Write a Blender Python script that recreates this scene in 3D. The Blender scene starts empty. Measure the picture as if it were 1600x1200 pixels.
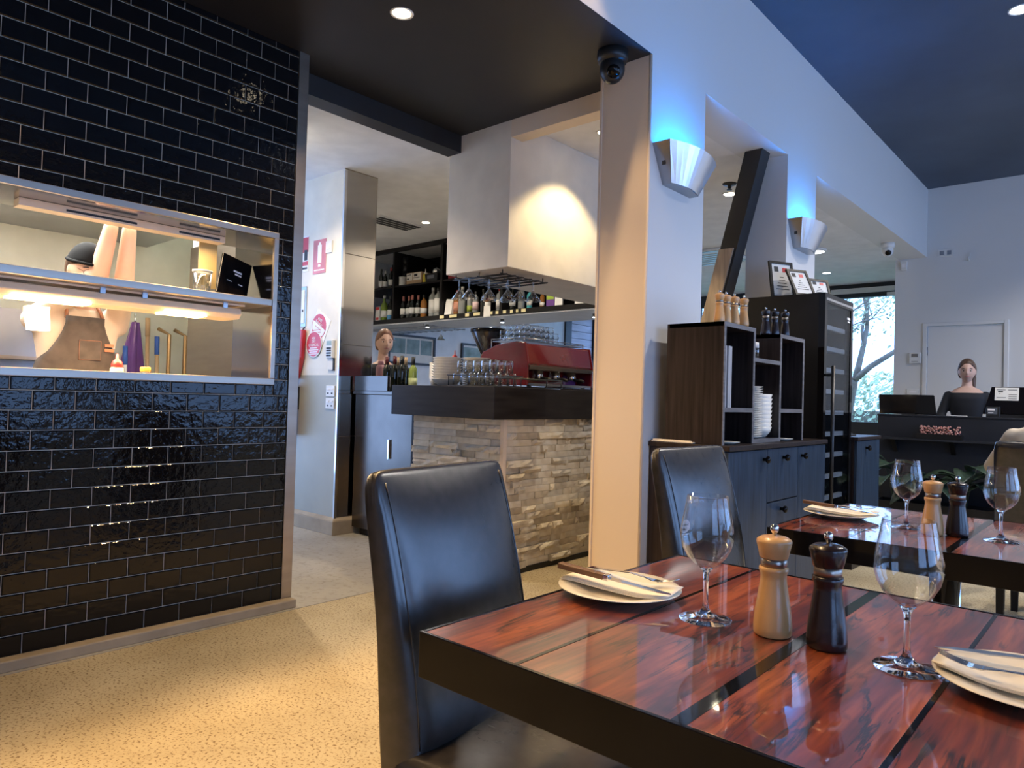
import bpy, bmesh, math, random
from mathutils import Vector, Matrix, Euler
from mathutils.bvhtree import BVHTree
random.seed(7)
S = bpy.context.scene
COL = S.collection
PI = math.pi

# ------------------------------------------------------------------ camera
FOC, YAW, PITCH, ROLL = 1106.35, math.radians(41.673), math.radians(1.167), math.radians(1.630)
CAMZ = 1.15
_f = Vector((-math.sin(YAW)*math.cos(PITCH), math.cos(YAW)*math.cos(PITCH), math.sin(PITCH)))
_r = Vector((math.cos(YAW), math.sin(YAW), 0)); _u = _r.cross(_f)
_r2 = _r*math.cos(ROLL) + _u*math.sin(ROLL); _u2 = _u*math.cos(ROLL) - _r*math.sin(ROLL)
cd = bpy.data.cameras.new('camera'); cam = bpy.data.objects.new('camera', cd); COL.objects.link(cam)
cd.sensor_width = 36; cd.lens = FOC*36/1600; cd.clip_start = .05; cd.clip_end = 200
cam.matrix_world = Matrix(((_r2.x, _u2.x, -_f.x, 0), (_r2.y, _u2.y, -_f.y, 0), (_r2.z, _u2.z, -_f.z, CAMZ), (0, 0, 0, 1)))
S.camera = cam

# ------------------------------------------------------------------ world, exposure
W = bpy.data.worlds.new('sky'); S.world = W; W.use_nodes = True
bg = W.node_tree.nodes['Background']; bg.inputs[0].default_value = (.31, .51, 1, 1); bg.inputs[1].default_value = 4.6
try: S.cycles.transparent_max_bounces = 32
except Exception: pass
vs = S.view_settings; vs.view_transform = 'Standard'; vs.look = 'None'; vs.exposure = 0.15; vs.gamma = 1; vs.use_curve_mapping = False

def area(name, loc, rot, sx, sy, power, col):
    l = bpy.data.lights.new(name, 'AREA'); l.shape = 'RECTANGLE'; l.size = sx; l.size_y = sy; l.energy = power; l.color = col
    o = bpy.data.objects.new(name, l); COL.objects.link(o); o.location = loc; o.rotation_euler = rot; return o
def spot(name, loc, power, col, ang=80, blend=.4, r=.04, rot=(0, 0, 0)):
    l = bpy.data.lights.new(name, 'SPOT'); l.energy = power; l.color = col; l.spot_size = math.radians(ang); l.spot_blend = blend; l.shadow_soft_size = r
    o = bpy.data.objects.new(name, l); COL.objects.link(o); o.location = loc; o.rotation_euler = rot; return o
BLUE = (.42, .66, 1.0); WARM = (1, .66, .32)
# daylight through the street windows of the right wall (just inside the openings) and the far glazing
for i, y in enumerate((-1.2, 1.9, 5.0, 8.1)):
    area('street_window_portal', (3.49, y, 1.85), (0, PI/2, 0), 1.9, 2.5, 1, BLUE).data.cycles.is_portal = True
area('far_glazing_portal', (-5.15, 11.24, 1.875), (-PI/2, 0, 0), 5.7, 1.85, 1, BLUE).data.cycles.is_portal = True
# added fill light for the kitchen and back of house, source unseen
area('kitchen_fill_light', (-4.7, .6, 2.7), (0, 0, 0), 1.0, 2.0, 260, (1, .97, .86))

# ------------------------------------------------------------------ helpers
class MB:
    def __init__(s): s.v = []; s.f = []; s.sm = []
    def add(s, vs, fs, smooth=False):
        n = len(s.v); s.v += [tuple(v) for v in vs]; s.f += [tuple(i+n for i in f) for f in fs]; s.sm += [smooth]*len(fs); return s
    def box(s, x0, x1, y0, y1, z0, z1, mat=None):
        vs = [(x, y, z) for z in (z0, z1) for y in (y0, y1) for x in (x0, x1)]
        if mat: vs = [mat @ Vector(v) for v in vs]
        return s.add(vs, [(0, 2, 3, 1), (4, 5, 7, 6), (0, 1, 5, 4), (2, 6, 7, 3), (0, 4, 6, 2), (1, 3, 7, 5)])
    def frustum(s, b, t, z0, z1, mat=None):      # b,t = (x0,x1,y0,y1)
        vs = [(x, y, z0) for y in b[2:] for x in b[:2]] + [(x, y, z1) for y in t[2:] for x in t[:2]]
        if mat: vs = [mat @ Vector(v) for v in vs]
        return s.add(vs, [(0, 2, 3, 1), (4, 5, 7, 6), (0, 1, 5, 4), (2, 6, 7, 3), (0, 4, 6, 2), (1, 3, 7, 5)])
    def lathe(s, prof, n=24, c=(0, 0, 0), mat=None, smooth=True, sx=1, sy=1, close=False):
        vs = []; fs = []; m = len(prof)
        for k in range(n):
            a = 2*PI*k/n; ca, sa = math.cos(a), math.sin(a)
            for r, z in prof: vs.append((c[0]+r*ca*sx, c[1]+r*sa*sy, c[2]+z))
        for k in range(n):
            k2 = (k+1) % n
            for j in range(m-1):
                fs.append((k*m+j, k2*m+j, k2*m+j+1, k*m+j+1))
            if close: fs.append((k*m+m-1, k2*m+m-1, k2*m, k*m))
        if mat: vs = [mat @ Vector(v) for v in vs]
        s.add(vs, fs, smooth)
        if not close:
            nn = len(s.v)-n*m
            if prof[0][0] > 1e-5: s.f.append(tuple(nn+k*m for k in reversed(range(n)))); s.sm.append(False)
            if prof[-1][0] > 1e-5: s.f.append(tuple(nn+k*m+m-1 for k in range(n))); s.sm.append(False)
        return s
    def tube(s, pts, r, n=8, cap=True, smooth=True):
        pts = [Vector(p) for p in pts]; rs = r if isinstance(r, (list, tuple)) else [r]*len(pts)
        rings = []; up0 = None
        for i, p in enumerate(pts):
            d = (pts[min(i+1, len(pts)-1)]-pts[max(i-1, 0)]).normalized()
            if up0 is None: up0 = Vector((0, 0, 1)) if abs(d.z) < .9 else Vector((1, 0, 0))
            a = d.cross(up0).normalized(); b = a.cross(d).normalized(); up0 = b
            rings.append([p+(a*math.cos(2*PI*k/n)+b*math.sin(2*PI*k/n))*rs[i] for k in range(n)])
        vs = [v for rg in rings for v in rg]; fs = []
        for i in range(len(pts)-1):
            for k in range(n):
                k2 = (k+1) % n; fs.append((i*n+k, i*n+k2, (i+1)*n+k2, (i+1)*n+k))
        s.add(vs, fs, smooth)
        if cap:
            b = len(s.v)-len(vs)
            s.f.append(tuple(b+k for k in reversed(range(n)))); s.sm.append(False)
            s.f.append(tuple(b+len(vs)-n+k for k in range(n))); s.sm.append(False)
        return s
    def prism(s, poly, a0, a1, axis='z', smooth=False):
        def q(p, a): return {'z': (p[0], p[1], a), 'y': (p[0], a, p[1]), 'x': (a, p[0], p[1])}[axis]
        n = len(poly); vs = [q(p, a0) for p in poly]+[q(p, a1) for p in poly]
        fs = [tuple(reversed(range(n))), tuple(range(n, 2*n))]+[(i, (i+1) % n, n+(i+1) % n, n+i) for i in range(n)]
        b = len(s.v); s.v += vs; s.f += [tuple(i+b for i in f) for f in fs]; s.sm += [False, False]+[smooth]*n; return s
    def grid(s, fn, nu, nv, smooth=True, wrap=False):
        vs = [fn(i/(nu-1) if not wrap else i/nu, j/(nv-1)) for i in range(nu) for j in range(nv)]; fs = []
        for i in range(nu if wrap else nu-1):
            for j in range(nv-1):
                i2 = (i+1) % nu; fs.append((i*nv+j, i2*nv+j, i2*nv+j+1, i*nv+j+1))
        return s.add(vs, fs, smooth)
    def sphere(s, c, rx, ry, rz, nu=16, nv=10, mat=None):
        def fn(u, v):
            a = 2*PI*u; b = PI*(v-.5); p = Vector((rx*math.cos(b)*math.cos(a), ry*math.cos(b)*math.sin(a), rz*math.sin(b)))
            if mat: p = mat @ p
            return (c[0]+p.x, c[1]+p.y, c[2]+p.z)
        return s.grid(fn, nu, nv, True, True)
    def mesh(s, name, m=None):
        me = bpy.data.meshes.new(name); me.from_pydata(s.v, [], s.f)
        for p, k in zip(me.polygons, s.sm): p.use_smooth = k
        bm = bmesh.new(); bm.from_mesh(me); bmesh.ops.recalc_face_normals(bm, faces=bm.faces[:]); bm.to_mesh(me); bm.free()
        if m: me.materials.append(m)
        return me
    def build(s, name, m, parent=None, bevel=0, seg=2, world=True):
        o = bpy.data.objects.new(name, s.mesh(name, m)); COL.objects.link(o)
        if parent:
            o.parent = parent
            if world:
                p = parent; off = Vector((0, 0, 0))
                while p: off += p.location; p = p.parent
                o.location = -off
        if bevel:
            b = o.modifiers.new('bevel', 'BEVEL'); b.width = bevel; b.segments = seg; b.limit_method = 'ANGLE'; b.harden_normals = False
        return o
def tag(o, label=None, cat=None, group=None, kind=None):
    if label: o['label'] = label
    if cat: o['category'] = cat
    if group: o['group'] = group
    if kind: o['kind'] = kind
    return o
def thing(name, label, cat, loc=(0, 0, 0), rz=0, group=None):
    o = bpy.data.objects.new(name, None); COL.objects.link(o); o.empty_display_size = .05
    o.location = loc; o.rotation_euler = (0, 0, rz); return tag(o, label, cat, group)
def dup(o, loc, rz=None, label=None, group=None):
    def cp(q, par):
        c = q.copy(); COL.objects.link(c); c.parent = par
        for ch in q.children: cp(ch, c)
        return c
    r = cp(o, None); r.location = loc
    if rz is not None: r.rotation_euler = (0, 0, rz)
    if label: r['label'] = label
    if group: r['group'] = group
    return r
def struct(name, mb, m, label=None, bevel=0):
    o = mb.build(name, m, bevel=bevel); o['kind'] = 'structure'
    if label: o['label'] = label; o['category'] = name.split('_')[0]
    return o
def local(mb, name, m, parent, bevel=0, seg=2): return mb.build(name, m, parent, bevel, seg, world=False)
def to_mesh(o):
    dg = bpy.context.evaluated_depsgraph_get(); dg.update()
    me = bpy.data.meshes.new_from_object(o.evaluated_get(dg)); return me
def text(body, size, m, parent, mat, name='lettering', extrude=.0004, wrap=None, align='CENTER'):
    c = bpy.data.curves.new('t', 'FONT'); c.body = body; c.size = size; c.extrude = extrude; c.align_x = align; c.align_y = 'CENTER'; c.resolution_u = 2
    t = bpy.data.objects.new('t', c); COL.objects.link(t); me = to_mesh(t); bpy.data.objects.remove(t); bpy.data.curves.remove(c)
    me.transform(mat)
    if wrap:
        for v in me.vertices: v.co = wrap(v.co)
    me.materials.clear(); me.materials.append(m)
    o = bpy.data.objects.new(name, me); COL.objects.link(o); o.parent = parent
    p = parent; off = Vector((0, 0, 0))
    if not wrap:
        while p: off += p.location; p = p.parent
        o.location = -off
    return o
FACE_MY = Matrix.Rotation(PI/2, 4, 'X')                 # text readable from -Y
FACE_PX = Matrix.Rotation(PI/2, 4, 'Z') @ FACE_MY       # text readable from +X

# ------------------------------------------------------------------ materials
def M(name, col, rough=.5, metal=0, coat=0, var=None, bump=None, emit=None, spec=.5, rnd=False, stretch=(1, 1, 1), sheen=0, coatr=.03):
    m = bpy.data.materials.new(name); m.use_nodes = True; nt = m.node_tree; N = nt.nodes; L = nt.links; b = N['Principled BSDF']
    c4 = tuple(col)+(1,)
    b.inputs['Base Color'].default_value = c4; b.inputs['Roughness'].default_value = rough; b.inputs['Metallic'].default_value = metal
    b.inputs['Coat Weight'].default_value = coat; b.inputs['Coat Roughness'].default_value = coatr; b.inputs['Specular IOR Level'].default_value = spec
    if sheen: b.inputs['Sheen Weight'].default_value = sheen
    if emit: b.inputs['Emission Color'].default_value = tuple(emit[0])+(1,); b.inputs['Emission Strength'].default_value = emit[1]
    if var is None and bump is None and not emit: var = (6, .06)
    if var or bump:
        tc = N.new('ShaderNodeTexCoord'); mp = N.new('ShaderNodeMapping'); mp.inputs['Scale'].default_value = stretch
        L.new(tc.outputs['Object'], mp.inputs[0])
        if rnd:
            oi = N.new('ShaderNodeObjectInfo'); ml = N.new('ShaderNodeMath'); ml.operation = 'MULTIPLY'; ml.inputs[1].default_value = 37
            L.new(oi.outputs['Random'], ml.inputs[0]); L.new(ml.outputs[0], mp.inputs['Location'])
    if var:
        n = N.new('ShaderNodeTexNoise'); n.inputs['Scale'].default_value = var[0]; n.inputs['Detail'].default_value = 4; L.new(mp.outputs[0], n.inputs[0])
        hs = N.new('ShaderNodeMapRange'); hs.inputs[1].default_value = .3; hs.inputs[2].default_value = .7
        L.new(n.outputs[0], hs.inputs[0])
        mx = N.new('ShaderNodeMix'); mx.data_type = 'RGBA'
        c2 = var[2] if len(var) > 2 else [min(1, c*(1+var[1])+var[1]*.02) for c in col]
        c1 = col if len(var) > 2 else [c*(1-var[1]) for c in col]
        mx.inputs[6].default_value = tuple(c1)+(1,); mx.inputs[7].default_value = tuple(c2)+(1,)
        L.new(hs.outputs[0], mx.inputs[0]); L.new(mx.outputs[2], b.inputs['Base Color'])
    if bump:
        n = N.new('ShaderNodeTexNoise'); n.inputs['Scale'].default_value = bump[0]; n.inputs['Detail'].default_value = 3; L.new(mp.outputs[0], n.inputs[0])
        bp = N.new('ShaderNodeBump'); bp.inputs['Strength'].default_value = bump[1]; bp.inputs['Distance'].default_value = bump[2]
        L.new(n.outputs[0], bp.inputs['Height']); L.new(bp.outputs[0], b.inputs['Normal'])
    return m
def ramp(N, stops):
    r = N.new('ShaderNodeValToRGB'); e = r.color_ramp.elements
    while len(e) < len(stops): e.new(.5)
    for el, (p, c) in zip(e, stops): el.position = p; el.color = tuple(c)+(1,)
    return r
def floor_mat(name, a, b, dark, scale, rough):
    m = bpy.data.materials.new(name); m.use_nodes = True; N = m.node_tree.nodes; L = m.node_tree.links; p = N['Principled BSDF']
    tc = N.new('ShaderNodeTexCoord')
    n1 = N.new('ShaderNodeTexNoise'); n1.inputs['Scale'].default_value = 1.6; n1.inputs['Detail'].default_value = 6
    n2 = N.new('ShaderNodeTexNoise'); n2.inputs['Scale'].default_value = scale; n2.inputs['Detail'].default_value = 3; n2.inputs['Roughness'].default_value = .6
    vo = N.new('ShaderNodeTexVoronoi'); vo.inputs['Scale'].default_value = .9; vo.feature = 'DISTANCE_TO_EDGE'
    ns = N.new('ShaderNodeTexNoise'); ns.inputs['Scale'].default_value = 3; ns.inputs['Detail'].default_value = 5
    ad = N.new('ShaderNodeMix'); ad.data_type = 'VECTOR'; ad.inputs[0].default_value = .35
    for n in (n1, n2, ns): L.new(tc.outputs['Object'], n.inputs[0])
    L.new(tc.outputs['Object'], ad.inputs[4]); L.new(ns.outputs['Color'], ad.inputs[5]); L.new(ad.outputs[1], vo.inputs[0])
    r1 = ramp(N, [(.35, a), (.65, b)]); r2 = ramp(N, [(.36, dark), (.46, (1, 1, 1)), (.6, (1, 1, 1)), (.75, (1.12, 1.1, 1.05))])
    r3 = ramp(N, [(.0, (.55, .5, .45)), (.006, (1, 1, 1))])
    L.new(n1.outputs[0], r1.inputs[0]); L.new(n2.outputs[0], r2.inputs[0]); L.new(vo.outputs['Distance'], r3.inputs[0])
    mx = N.new('ShaderNodeMix'); mx.data_type = 'RGBA'; mx.blend_type = 'MULTIPLY'; mx.inputs[0].default_value = 1
    m3 = N.new('ShaderNodeMix'); m3.data_type = 'RGBA'; m3.blend_type = 'MULTIPLY'; m3.inputs[0].default_value = .22
    L.new(r1.outputs[0], mx.inputs[6]); L.new(r2.outputs[0], mx.inputs[7]); L.new(mx.outputs[2], m3.inputs[6]); L.new(r3.outputs[0], m3.inputs[7]); L.new(m3.outputs[2], p.inputs['Base Color'])
    p.inputs['Roughness'].default_value = rough
    bp = N.new('ShaderNodeBump'); bp.inputs['Strength'].default_value = .35; bp.inputs['Distance'].default_value = .003
    L.new(n2.outputs[0], bp.inputs['Height']); L.new(bp.outputs[0], p.inputs['Normal']); return m
def jarrah():
    m = bpy.data.materials.new('lacquered_red_gum'); m.use_nodes = True; N = m.node_tree.nodes; L = m.node_tree.links; p = N['Principled BSDF']
    tc = N.new('ShaderNodeTexCoord'); oi = N.new('ShaderNodeObjectInfo')
    mp = N.new('ShaderNodeMapping'); mp.inputs['Scale'].default_value = (7, 1.1, 3); mp.inputs['Rotation'].default_value = (0, 0, .10); L.new(tc.outputs['Object'], mp.inputs[0])
    ml = N.new('ShaderNodeMath'); ml.operation = 'MULTIPLY'; ml.inputs[1].default_value = 50; L.new(oi.outputs['Random'], ml.inputs[0]); L.new(ml.outputs[0], mp.inputs['Location'])
    mp2 = N.new('ShaderNodeMapping'); mp2.inputs['Scale'].default_value = (45, 3.0, 3); L.new(tc.outputs['Object'], mp2.inputs[0])
    n1 = N.new('ShaderNodeTexNoise'); n1.inputs['Scale'].default_value = 2.2; n1.inputs['Detail'].default_value = 5; n1.inputs['Distortion'].default_value = 1.0; L.new(mp.outputs[0], n1.inputs[0])
    n2 = N.new('ShaderNodeTexNoise'); n2.inputs['Scale'].default_value = 3; n2.inputs['Detail'].default_value = 4; L.new(mp2.outputs[0], n2.inputs[0])
    mp3 = N.new('ShaderNodeMapping'); mp3.inputs['Scale'].default_value = (9, .9, 3); mp3.inputs['Rotation'].default_value = (0, 0, -.16); L.new(tc.outputs['Object'], mp3.inputs[0]); L.new(ml.outputs[0], mp3.inputs['Location'])
    n3 = N.new('ShaderNodeTexNoise'); n3.inputs['Scale'].default_value = 2.0; n3.inputs['Detail'].default_value = 7; n3.inputs['Roughness'].default_value = .55; n3.inputs['Distortion'].default_value = .6; L.new(mp3.outputs[0], n3.inputs[0])
    r1 = ramp(N, [(.3, (.055, .008, .004)), (.48, (.15, .022, .007)), (.7, (.36, .088, .022))])
    r2 = ramp(N, [(.33, (.62, .52, .48)), (.5, (.95, .93, .9)), (.65, (1.12, 1.12, 1.12))]); r3 = ramp(N, [(.345, (.03, .03, .03)), (.375, (1, 1, 1)), (.478, (1, 1, 1)), (.494, (.04, .035, .03)), (.502, (.04, .035, .03)), (.516, (1, 1, 1))])
    L.new(n1.outputs[0], r1.inputs[0]); L.new(n2.outputs[0], r2.inputs[0]); L.new(n3.outputs[0], r3.inputs[0])
    a = N.new('ShaderNodeMix'); a.data_type = 'RGBA'; a.blend_type = 'MULTIPLY'; a.inputs[0].default_value = 1
    b = N.new('ShaderNodeMix'); b.data_type = 'RGBA'; b.blend_type = 'MULTIPLY'; b.inputs[0].default_value = .96
    L.new(r1.outputs[0], a.inputs[6]); L.new(r2.outputs[0], a.inputs[7]); L.new(a.outputs[2], b.inputs[6]); L.new(r3.outputs[0], b.inputs[7]); L.new(b.outputs[2], p.inputs['Base Color'])
    nm = N.new('ShaderNodeTexNoise'); nm.inputs['Scale'].default_value = 5; nm.inputs['Detail'].default_value = 3; L.new(tc.outputs['Object'], nm.inputs[0]); rm = ramp(N, [(.40, (0, 0, 0)), (.50, (1, 1, 1))]); L.new(nm.outputs[0], rm.inputs[0]); L.new(rm.outputs[0], b.inputs[0])
    p.inputs['Roughness'].default_value = .35; p.inputs['Coat Weight'].default_value = 1; p.inputs['Coat Roughness'].default_value = .025; p.inputs['Coat IOR'].default_value = 1.55
    n4 = N.new('ShaderNodeTexNoise'); n4.inputs['Scale'].default_value = 9; L.new(tc.outputs['Object'], n4.inputs[0])
    bp = N.new('ShaderNodeBump'); bp.inputs['Strength'].default_value = .05; bp.inputs['Distance'].default_value = .002; L.new(n4.outputs[0], bp.inputs['Height']); L.new(bp.outputs[0], p.inputs['Coat Normal'])
    return m
def thin_glass(name, tint=(1, 1, 1), refl=1.0, ior=1.5):
    m = bpy.data.materials.new(name); m.use_nodes = True; N = m.node_tree.nodes; L = m.node_tree.links
    N.remove(N['Principled BSDF']); out = N['Material Output']
    t = N.new('ShaderNodeBsdfTransparent'); t.inputs[0].default_value = tuple(tint)+(1,); g = N.new('ShaderNodeBsdfGlossy'); g.inputs['Roughness'].default_value = .02
    f = N.new('ShaderNodeLayerWeight'); f.inputs[0].default_value = .5; pw = N.new('ShaderNodeMath'); pw.operation = 'POWER'; pw.inputs[1].default_value = ior*2; mu = N.new('ShaderNodeMath'); mu.operation = 'MULTIPLY_ADD'; mu.inputs[1].default_value = refl*.75; mu.inputs[2].default_value = .035*refl; mu.use_clamp = True; L.new(f.outputs['Facing'], pw.inputs[0])
    x = N.new('ShaderNodeMixShader'); L.new(pw.outputs[0], mu.inputs[0]); L.new(mu.outputs[0], x.inputs[0]); L.new(t.outputs[0], x.inputs[1]); L.new(g.outputs[0], x.inputs[2]); L.new(x.outputs[0], out.inputs[0]); return m
def solid_glass(name):
    m = bpy.data.materials.new(name); m.use_nodes = True; p = m.node_tree.nodes['Principled BSDF']
    p.inputs['Base Color'].default_value = (1, 1, 1, 1); p.inputs['Roughness'].default_value = 0; p.inputs['Transmission Weight'].default_value = 1; p.inputs['IOR'].default_value = 1.47; return m

m_tile = M('black_glazed_tile', (.003, .003, .004), .06, bump=(30, .55, .004), rnd=True, spec=.34)
m_grout = M('grout', (.78, .64, .50), .9, var=(30, .1))
m_plinth = M('concrete_plinth', (.34, .27, .18), .8, var=(5, .2))
m_steel = M('brushed_steel', (.37, .32, .27), .33, 1, var=(3, .08), bump=(60, .06, .001), stretch=(1, .05, 8))
m_steel2 = M('dull_steel', (.34, .35, .37), .3, 1, var=(3, .1))
m_polish = M('polished_steel', (.46, .44, .42), .13, 1, bump=(3, .15, .004), stretch=(1, 1, .4))
m_chrome = M('chrome', (.8, .8, .8), .08, 1)
m_white = M('wall_paint_white', (.70, .69, .67), .6, bump=(220, .04, .001))
m_warmlit = M('wall_paint_warm_lit', (.72, .60, .47), .55, bump=(220, .04, .001))  # white paint with the warm lamp light mixed into its colour
m_warmwhite = M('bulkhead_paint', (.68, .62, .53), .6)
m_ceil = M('ceiling_black', (.012, .012, .013), .55)
m_ceil_bluelit = M('ceiling_black_bluelit', (.055, .075, .11), .6, var=(1.5, .15))  # same black paint, blue daylight put into the colour
m_wceil = M('ceiling_white', (.78, .77, .76), .7)
m_pass = M('passage_paint', (.72, .67, .56), .55)
m_grey = M('wall_grey_green', (.36, .35, .28), .45, var=(2, .1))
m_floor = floor_mat('exposed_aggregate_concrete', (.37, .30, .18), (.50, .42, .27), (.36, .27, .17), 95, .75)
m_floor2 = floor_mat('smooth_concrete', (.30, .27, .215), (.40, .365, .30), (.8, .78, .74), 25, .55)
m_black = M('black_laminate', (.007, .006, .006), .4, var=(4, .2), spec=.3)
m_gloss = M('black_lacquer', (.005, .004, .004), .06, spec=.22)
m_metalblk = M('black_metal', (.012, .012, .013), .4)
m_leather = M('black_leather', (.012, .009, .008), .25, bump=(260, .10, .001), spec=.85, coat=.42, coatr=.42, var=(30, .3))
m_dkwood = M('dark_stained_wood', (.017, .010, .009), .40, spec=.3, var=(5, .45), stretch=(12, 12, .6), bump=(8, .08, .001))
m_doorw = M('black_oak_blue_sheen', (.018, .034, .060), .36, spec=.42, var=(5, .4), stretch=(14, 14, .8), bump=(6, .12, .001))  # blue window reflection tinted into the black stain
m_edge = M('oak_edge', (.13, .12, .12), .4, var=(6, .3), stretch=(10, 1, 10))
m_wood = jarrah()
m_resin = M('black_resin_joint', (.004, .004, .004), .05, spec=.6)
m_mill = M('maple', (.56, .32, .125), .35, var=(3, .18), stretch=(5, 5, .7), coat=.3)
m_milld = M('ebonised_wood', (.010, .004, .004), .25, var=(3, .3), stretch=(5, 5, .7), coat=.2)
m_handle = M('walnut_handle', (.16, .075, .03), .45, var=(6, .3), stretch=(1, 8, 8))
m_china = M('cream_china', (.80, .74, .60), .2, coat=.4)
m_chinaw = M('white_china', (.72, .68, .60), .25, coat=.3)
m_napkin = M('paper_napkin', (.80, .74, .61), .85, bump=(90, .1, .001))
m_glass = thin_glass('glass_bowl', (.985, .99, .99), 1.1, 1.35); m_stem = solid_glass('glass_stem')
m_barglass = thin_glass('bar_glass', (.97, .985, .985), 1.9, .8)
m_pane = thin_glass('window_pane', (.97, 1, 1), .7, 1.6)
m_fridgegl = thin_glass('fridge_glass', (.75, .80, .85), .5, 1.9)
m_print = M('white_print', (.82, .80, .80), .6)
m_blkprint = M('black_print', (.02, .02, .02), .6)
m_red = M('red_paint', (.42, .012, .014), .3, coat=.4)
m_redsign = M('red_sign', (.52, .02, .025), .35)
m_pinksign = M('faded_red_sign', (.50, .16, .17), .3, var=(9, .2))
m_paper = M('paper', (.75, .73, .68), .8)
m_plast = M('white_plastic', (.72, .71, .68), .4)
m_machine = M('red_machine_enamel', (.12, .006, .009), .12, coat=.8)
m_lamp = M('lamp_glow', (1, .9, .7), .5, emit=((1, .86, .62), 30))
m_lampc = M('lamp_glow_cool', (1, 1, 1), .5, emit=((.9, .95, 1), 14))
# ================================================================== STRUCTURE
ZC, ZH, XB, TX = 3.0, 3.828, -1.956, -3.425
struct('floor', MB().box(-3.345, 3.6, -4, 11.4, -.1, 0), m_floor)
struct('floor_passage', MB().box(-9, -3.347, -3, 11.4, -.1, .002), m_floor2)
# tiled wall with the servery opening: y -1.5..1.95, z 1.185..1.988
OY0, OY1, OZ0, OZ1 = -1.5, 1.953, 1.185, 1.988
b = MB(); b.box(TX-.12, TX-.006, -4, 2.09, 0, OZ0); b.box(TX-.12, TX-.006, -4, 2.09, OZ1, ZC); b.box(TX-.12, TX-.006, OY1, 2.09, OZ0, OZ1); b.box(TX-.12, TX-.006, -4, OY0, OZ0, OZ1)
wall_tile = struct('wall_left', b, m_grout)
PY, PZ, G = .159, .08333, .0035
def tile_box(mb, y0, y1, z0, z1, x=0.):
    i = .004; d = .0075
    vs = [(x, y0, z0), (x, y1, z0), (x, y1, z1), (x, y0, z1), (x+d*.55, y0, z0), (x+d*.55, y1, z0), (x+d*.55, y1, z1), (x+d*.55, y0, z1), (x+d, y0+i, z0+i), (x+d, y1-i, z0+i), (x+d, y1-i, z1-i), (x+d, y0+i, z1-i)]
    mb.add(vs, [(0, 1, 5, 4), (1, 2, 6, 5), (2, 3, 7, 6), (3, 0, 4, 7), (4, 5, 9, 8), (5, 6, 10, 9), (6, 7, 11, 10), (7, 4, 8, 11), (8, 9, 10, 11)])
cache = {}; rest = MB(); rng = random.Random(3); ntile = 0
for k in range(36):
    z0 = .045+k*PZ; z1 = min(z0+PZ, ZC); off = .87-PY*30 + (PY/2 if k % 2 else 0)
    if z1-z0 < .01: continue
    for j in range(0, 60):
        y0 = max(off+j*PY, -2.4); y1 = min(off+(j+1)*PY, 2.04)
        if y1-y0 < .012: continue
        segs = [(y0, y1, z0, z1)]
        if z1 > OZ0-.002 and z0 < OZ1+.002 and y0 < OY1:      # clip at the opening
            segs = []
            if y1 > OY1+.012: segs.append((OY1, y1, z0, z1))
            yy = min(y1, OY1)
            if z0 < OZ0-.012: segs.append((y0, y1 if not segs else yy, z0, OZ0))
            if z1 > OZ1+.012: segs.append((y0, y1 if not segs else yy, OZ1, z1))
        for (a, b_, c, d) in segs:
            a += G/2; b_ -= G/2; c += G/2; d -= G/2
            if y1 < .62: tile_box(rest, a, b_, c, d, TX-.006); continue
            w, h = round(b_-a, 3), round(d-c, 3); key = (w, h)
            if key not in cache:
                mb = MB(); tile_box(mb, -w/2, w/2, -h/2, h/2); cache[key] = mb.mesh('tile', m_tile)
            o = bpy.data.objects.new('tile', cache[key]); COL.objects.link(o); o.parent = wall_tile
            o.location = (TX-.006, (a+b_)/2, (c+d)/2); o.rotation_euler = (0, rng.gauss(0, .006), rng.gauss(0, .006)); ntile += 1
o = rest.build('tile_field', m_tile, wall_tile); o['kind'] = 'stuff'
print('tiles', ntile)
struct('baseboard_left', MB().box(TX-.1, -3.365, -4, 2.10, 0, .047), m_plinth, bevel=.006)
struct('trim_1', MB().box(TX-.13, TX+.006, 2.04, 2.10, .047, ZC), m_steel, bevel=.002)
# ceilings
b = MB().box(-3.612, XB-.0005, -4, 3.447, ZC-.003, ZC-.0002); struct('ceiling', b, m_ceil)
struct('trim_2', MB().box(-3.748, -3.612, 2.0, 3.447, 2.875, ZC+.1), m_ceil)
b = MB().box(-9, -3.748, -3, 11.4, ZC, ZC+.1); b.box(-3.748, -2.26, 3.447, 11.4, ZC, ZC+.1); struct('ceiling_bar', b, m_wceil)
struct('ceiling_dining', MB().box(XB, 3.6, -4, 9.7, ZH, ZH+.1), m_ceil_bluelit)
# long white beam, two pillars
struct('trim_3', MB().box(-2.26, XB, -4, 9.684, ZC, ZH+.1), m_white)
b = MB().box(-2.268, XB-.012, 3.239, 3.86, 0, ZC); struct('wall_pillar', b, m_warmlit)
b = MB().box(XB-.012, XB, 3.247, 3.86, 0, ZC); struct('wall_pillar_face', b, m_white)
b = MB(); b.tube([(XB-.008, 3.2435, 0), (XB-.008, 3.2435, ZC)], .008, 10); b.box(-2.276, -2.262, 3.232, 3.25, 0, ZC); struct('trim_4', b, m_warmlit)
b = MB().box(-2.26, XB, 5.173, 5.78, 0, ZC); struct('wall_pillar_second', b, m_white)
# bulkhead over the bar and lintel
struct('wall_bulkhead', MB().box(-3.73, -3.137, 3.447, 5.55, 2.02, ZC), m_warmwhite, bevel=.003)
struct('trim_5', MB().box(-3.137, -2.262, 3.447, 3.56, 2.882, ZC), m_warmlit)
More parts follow.
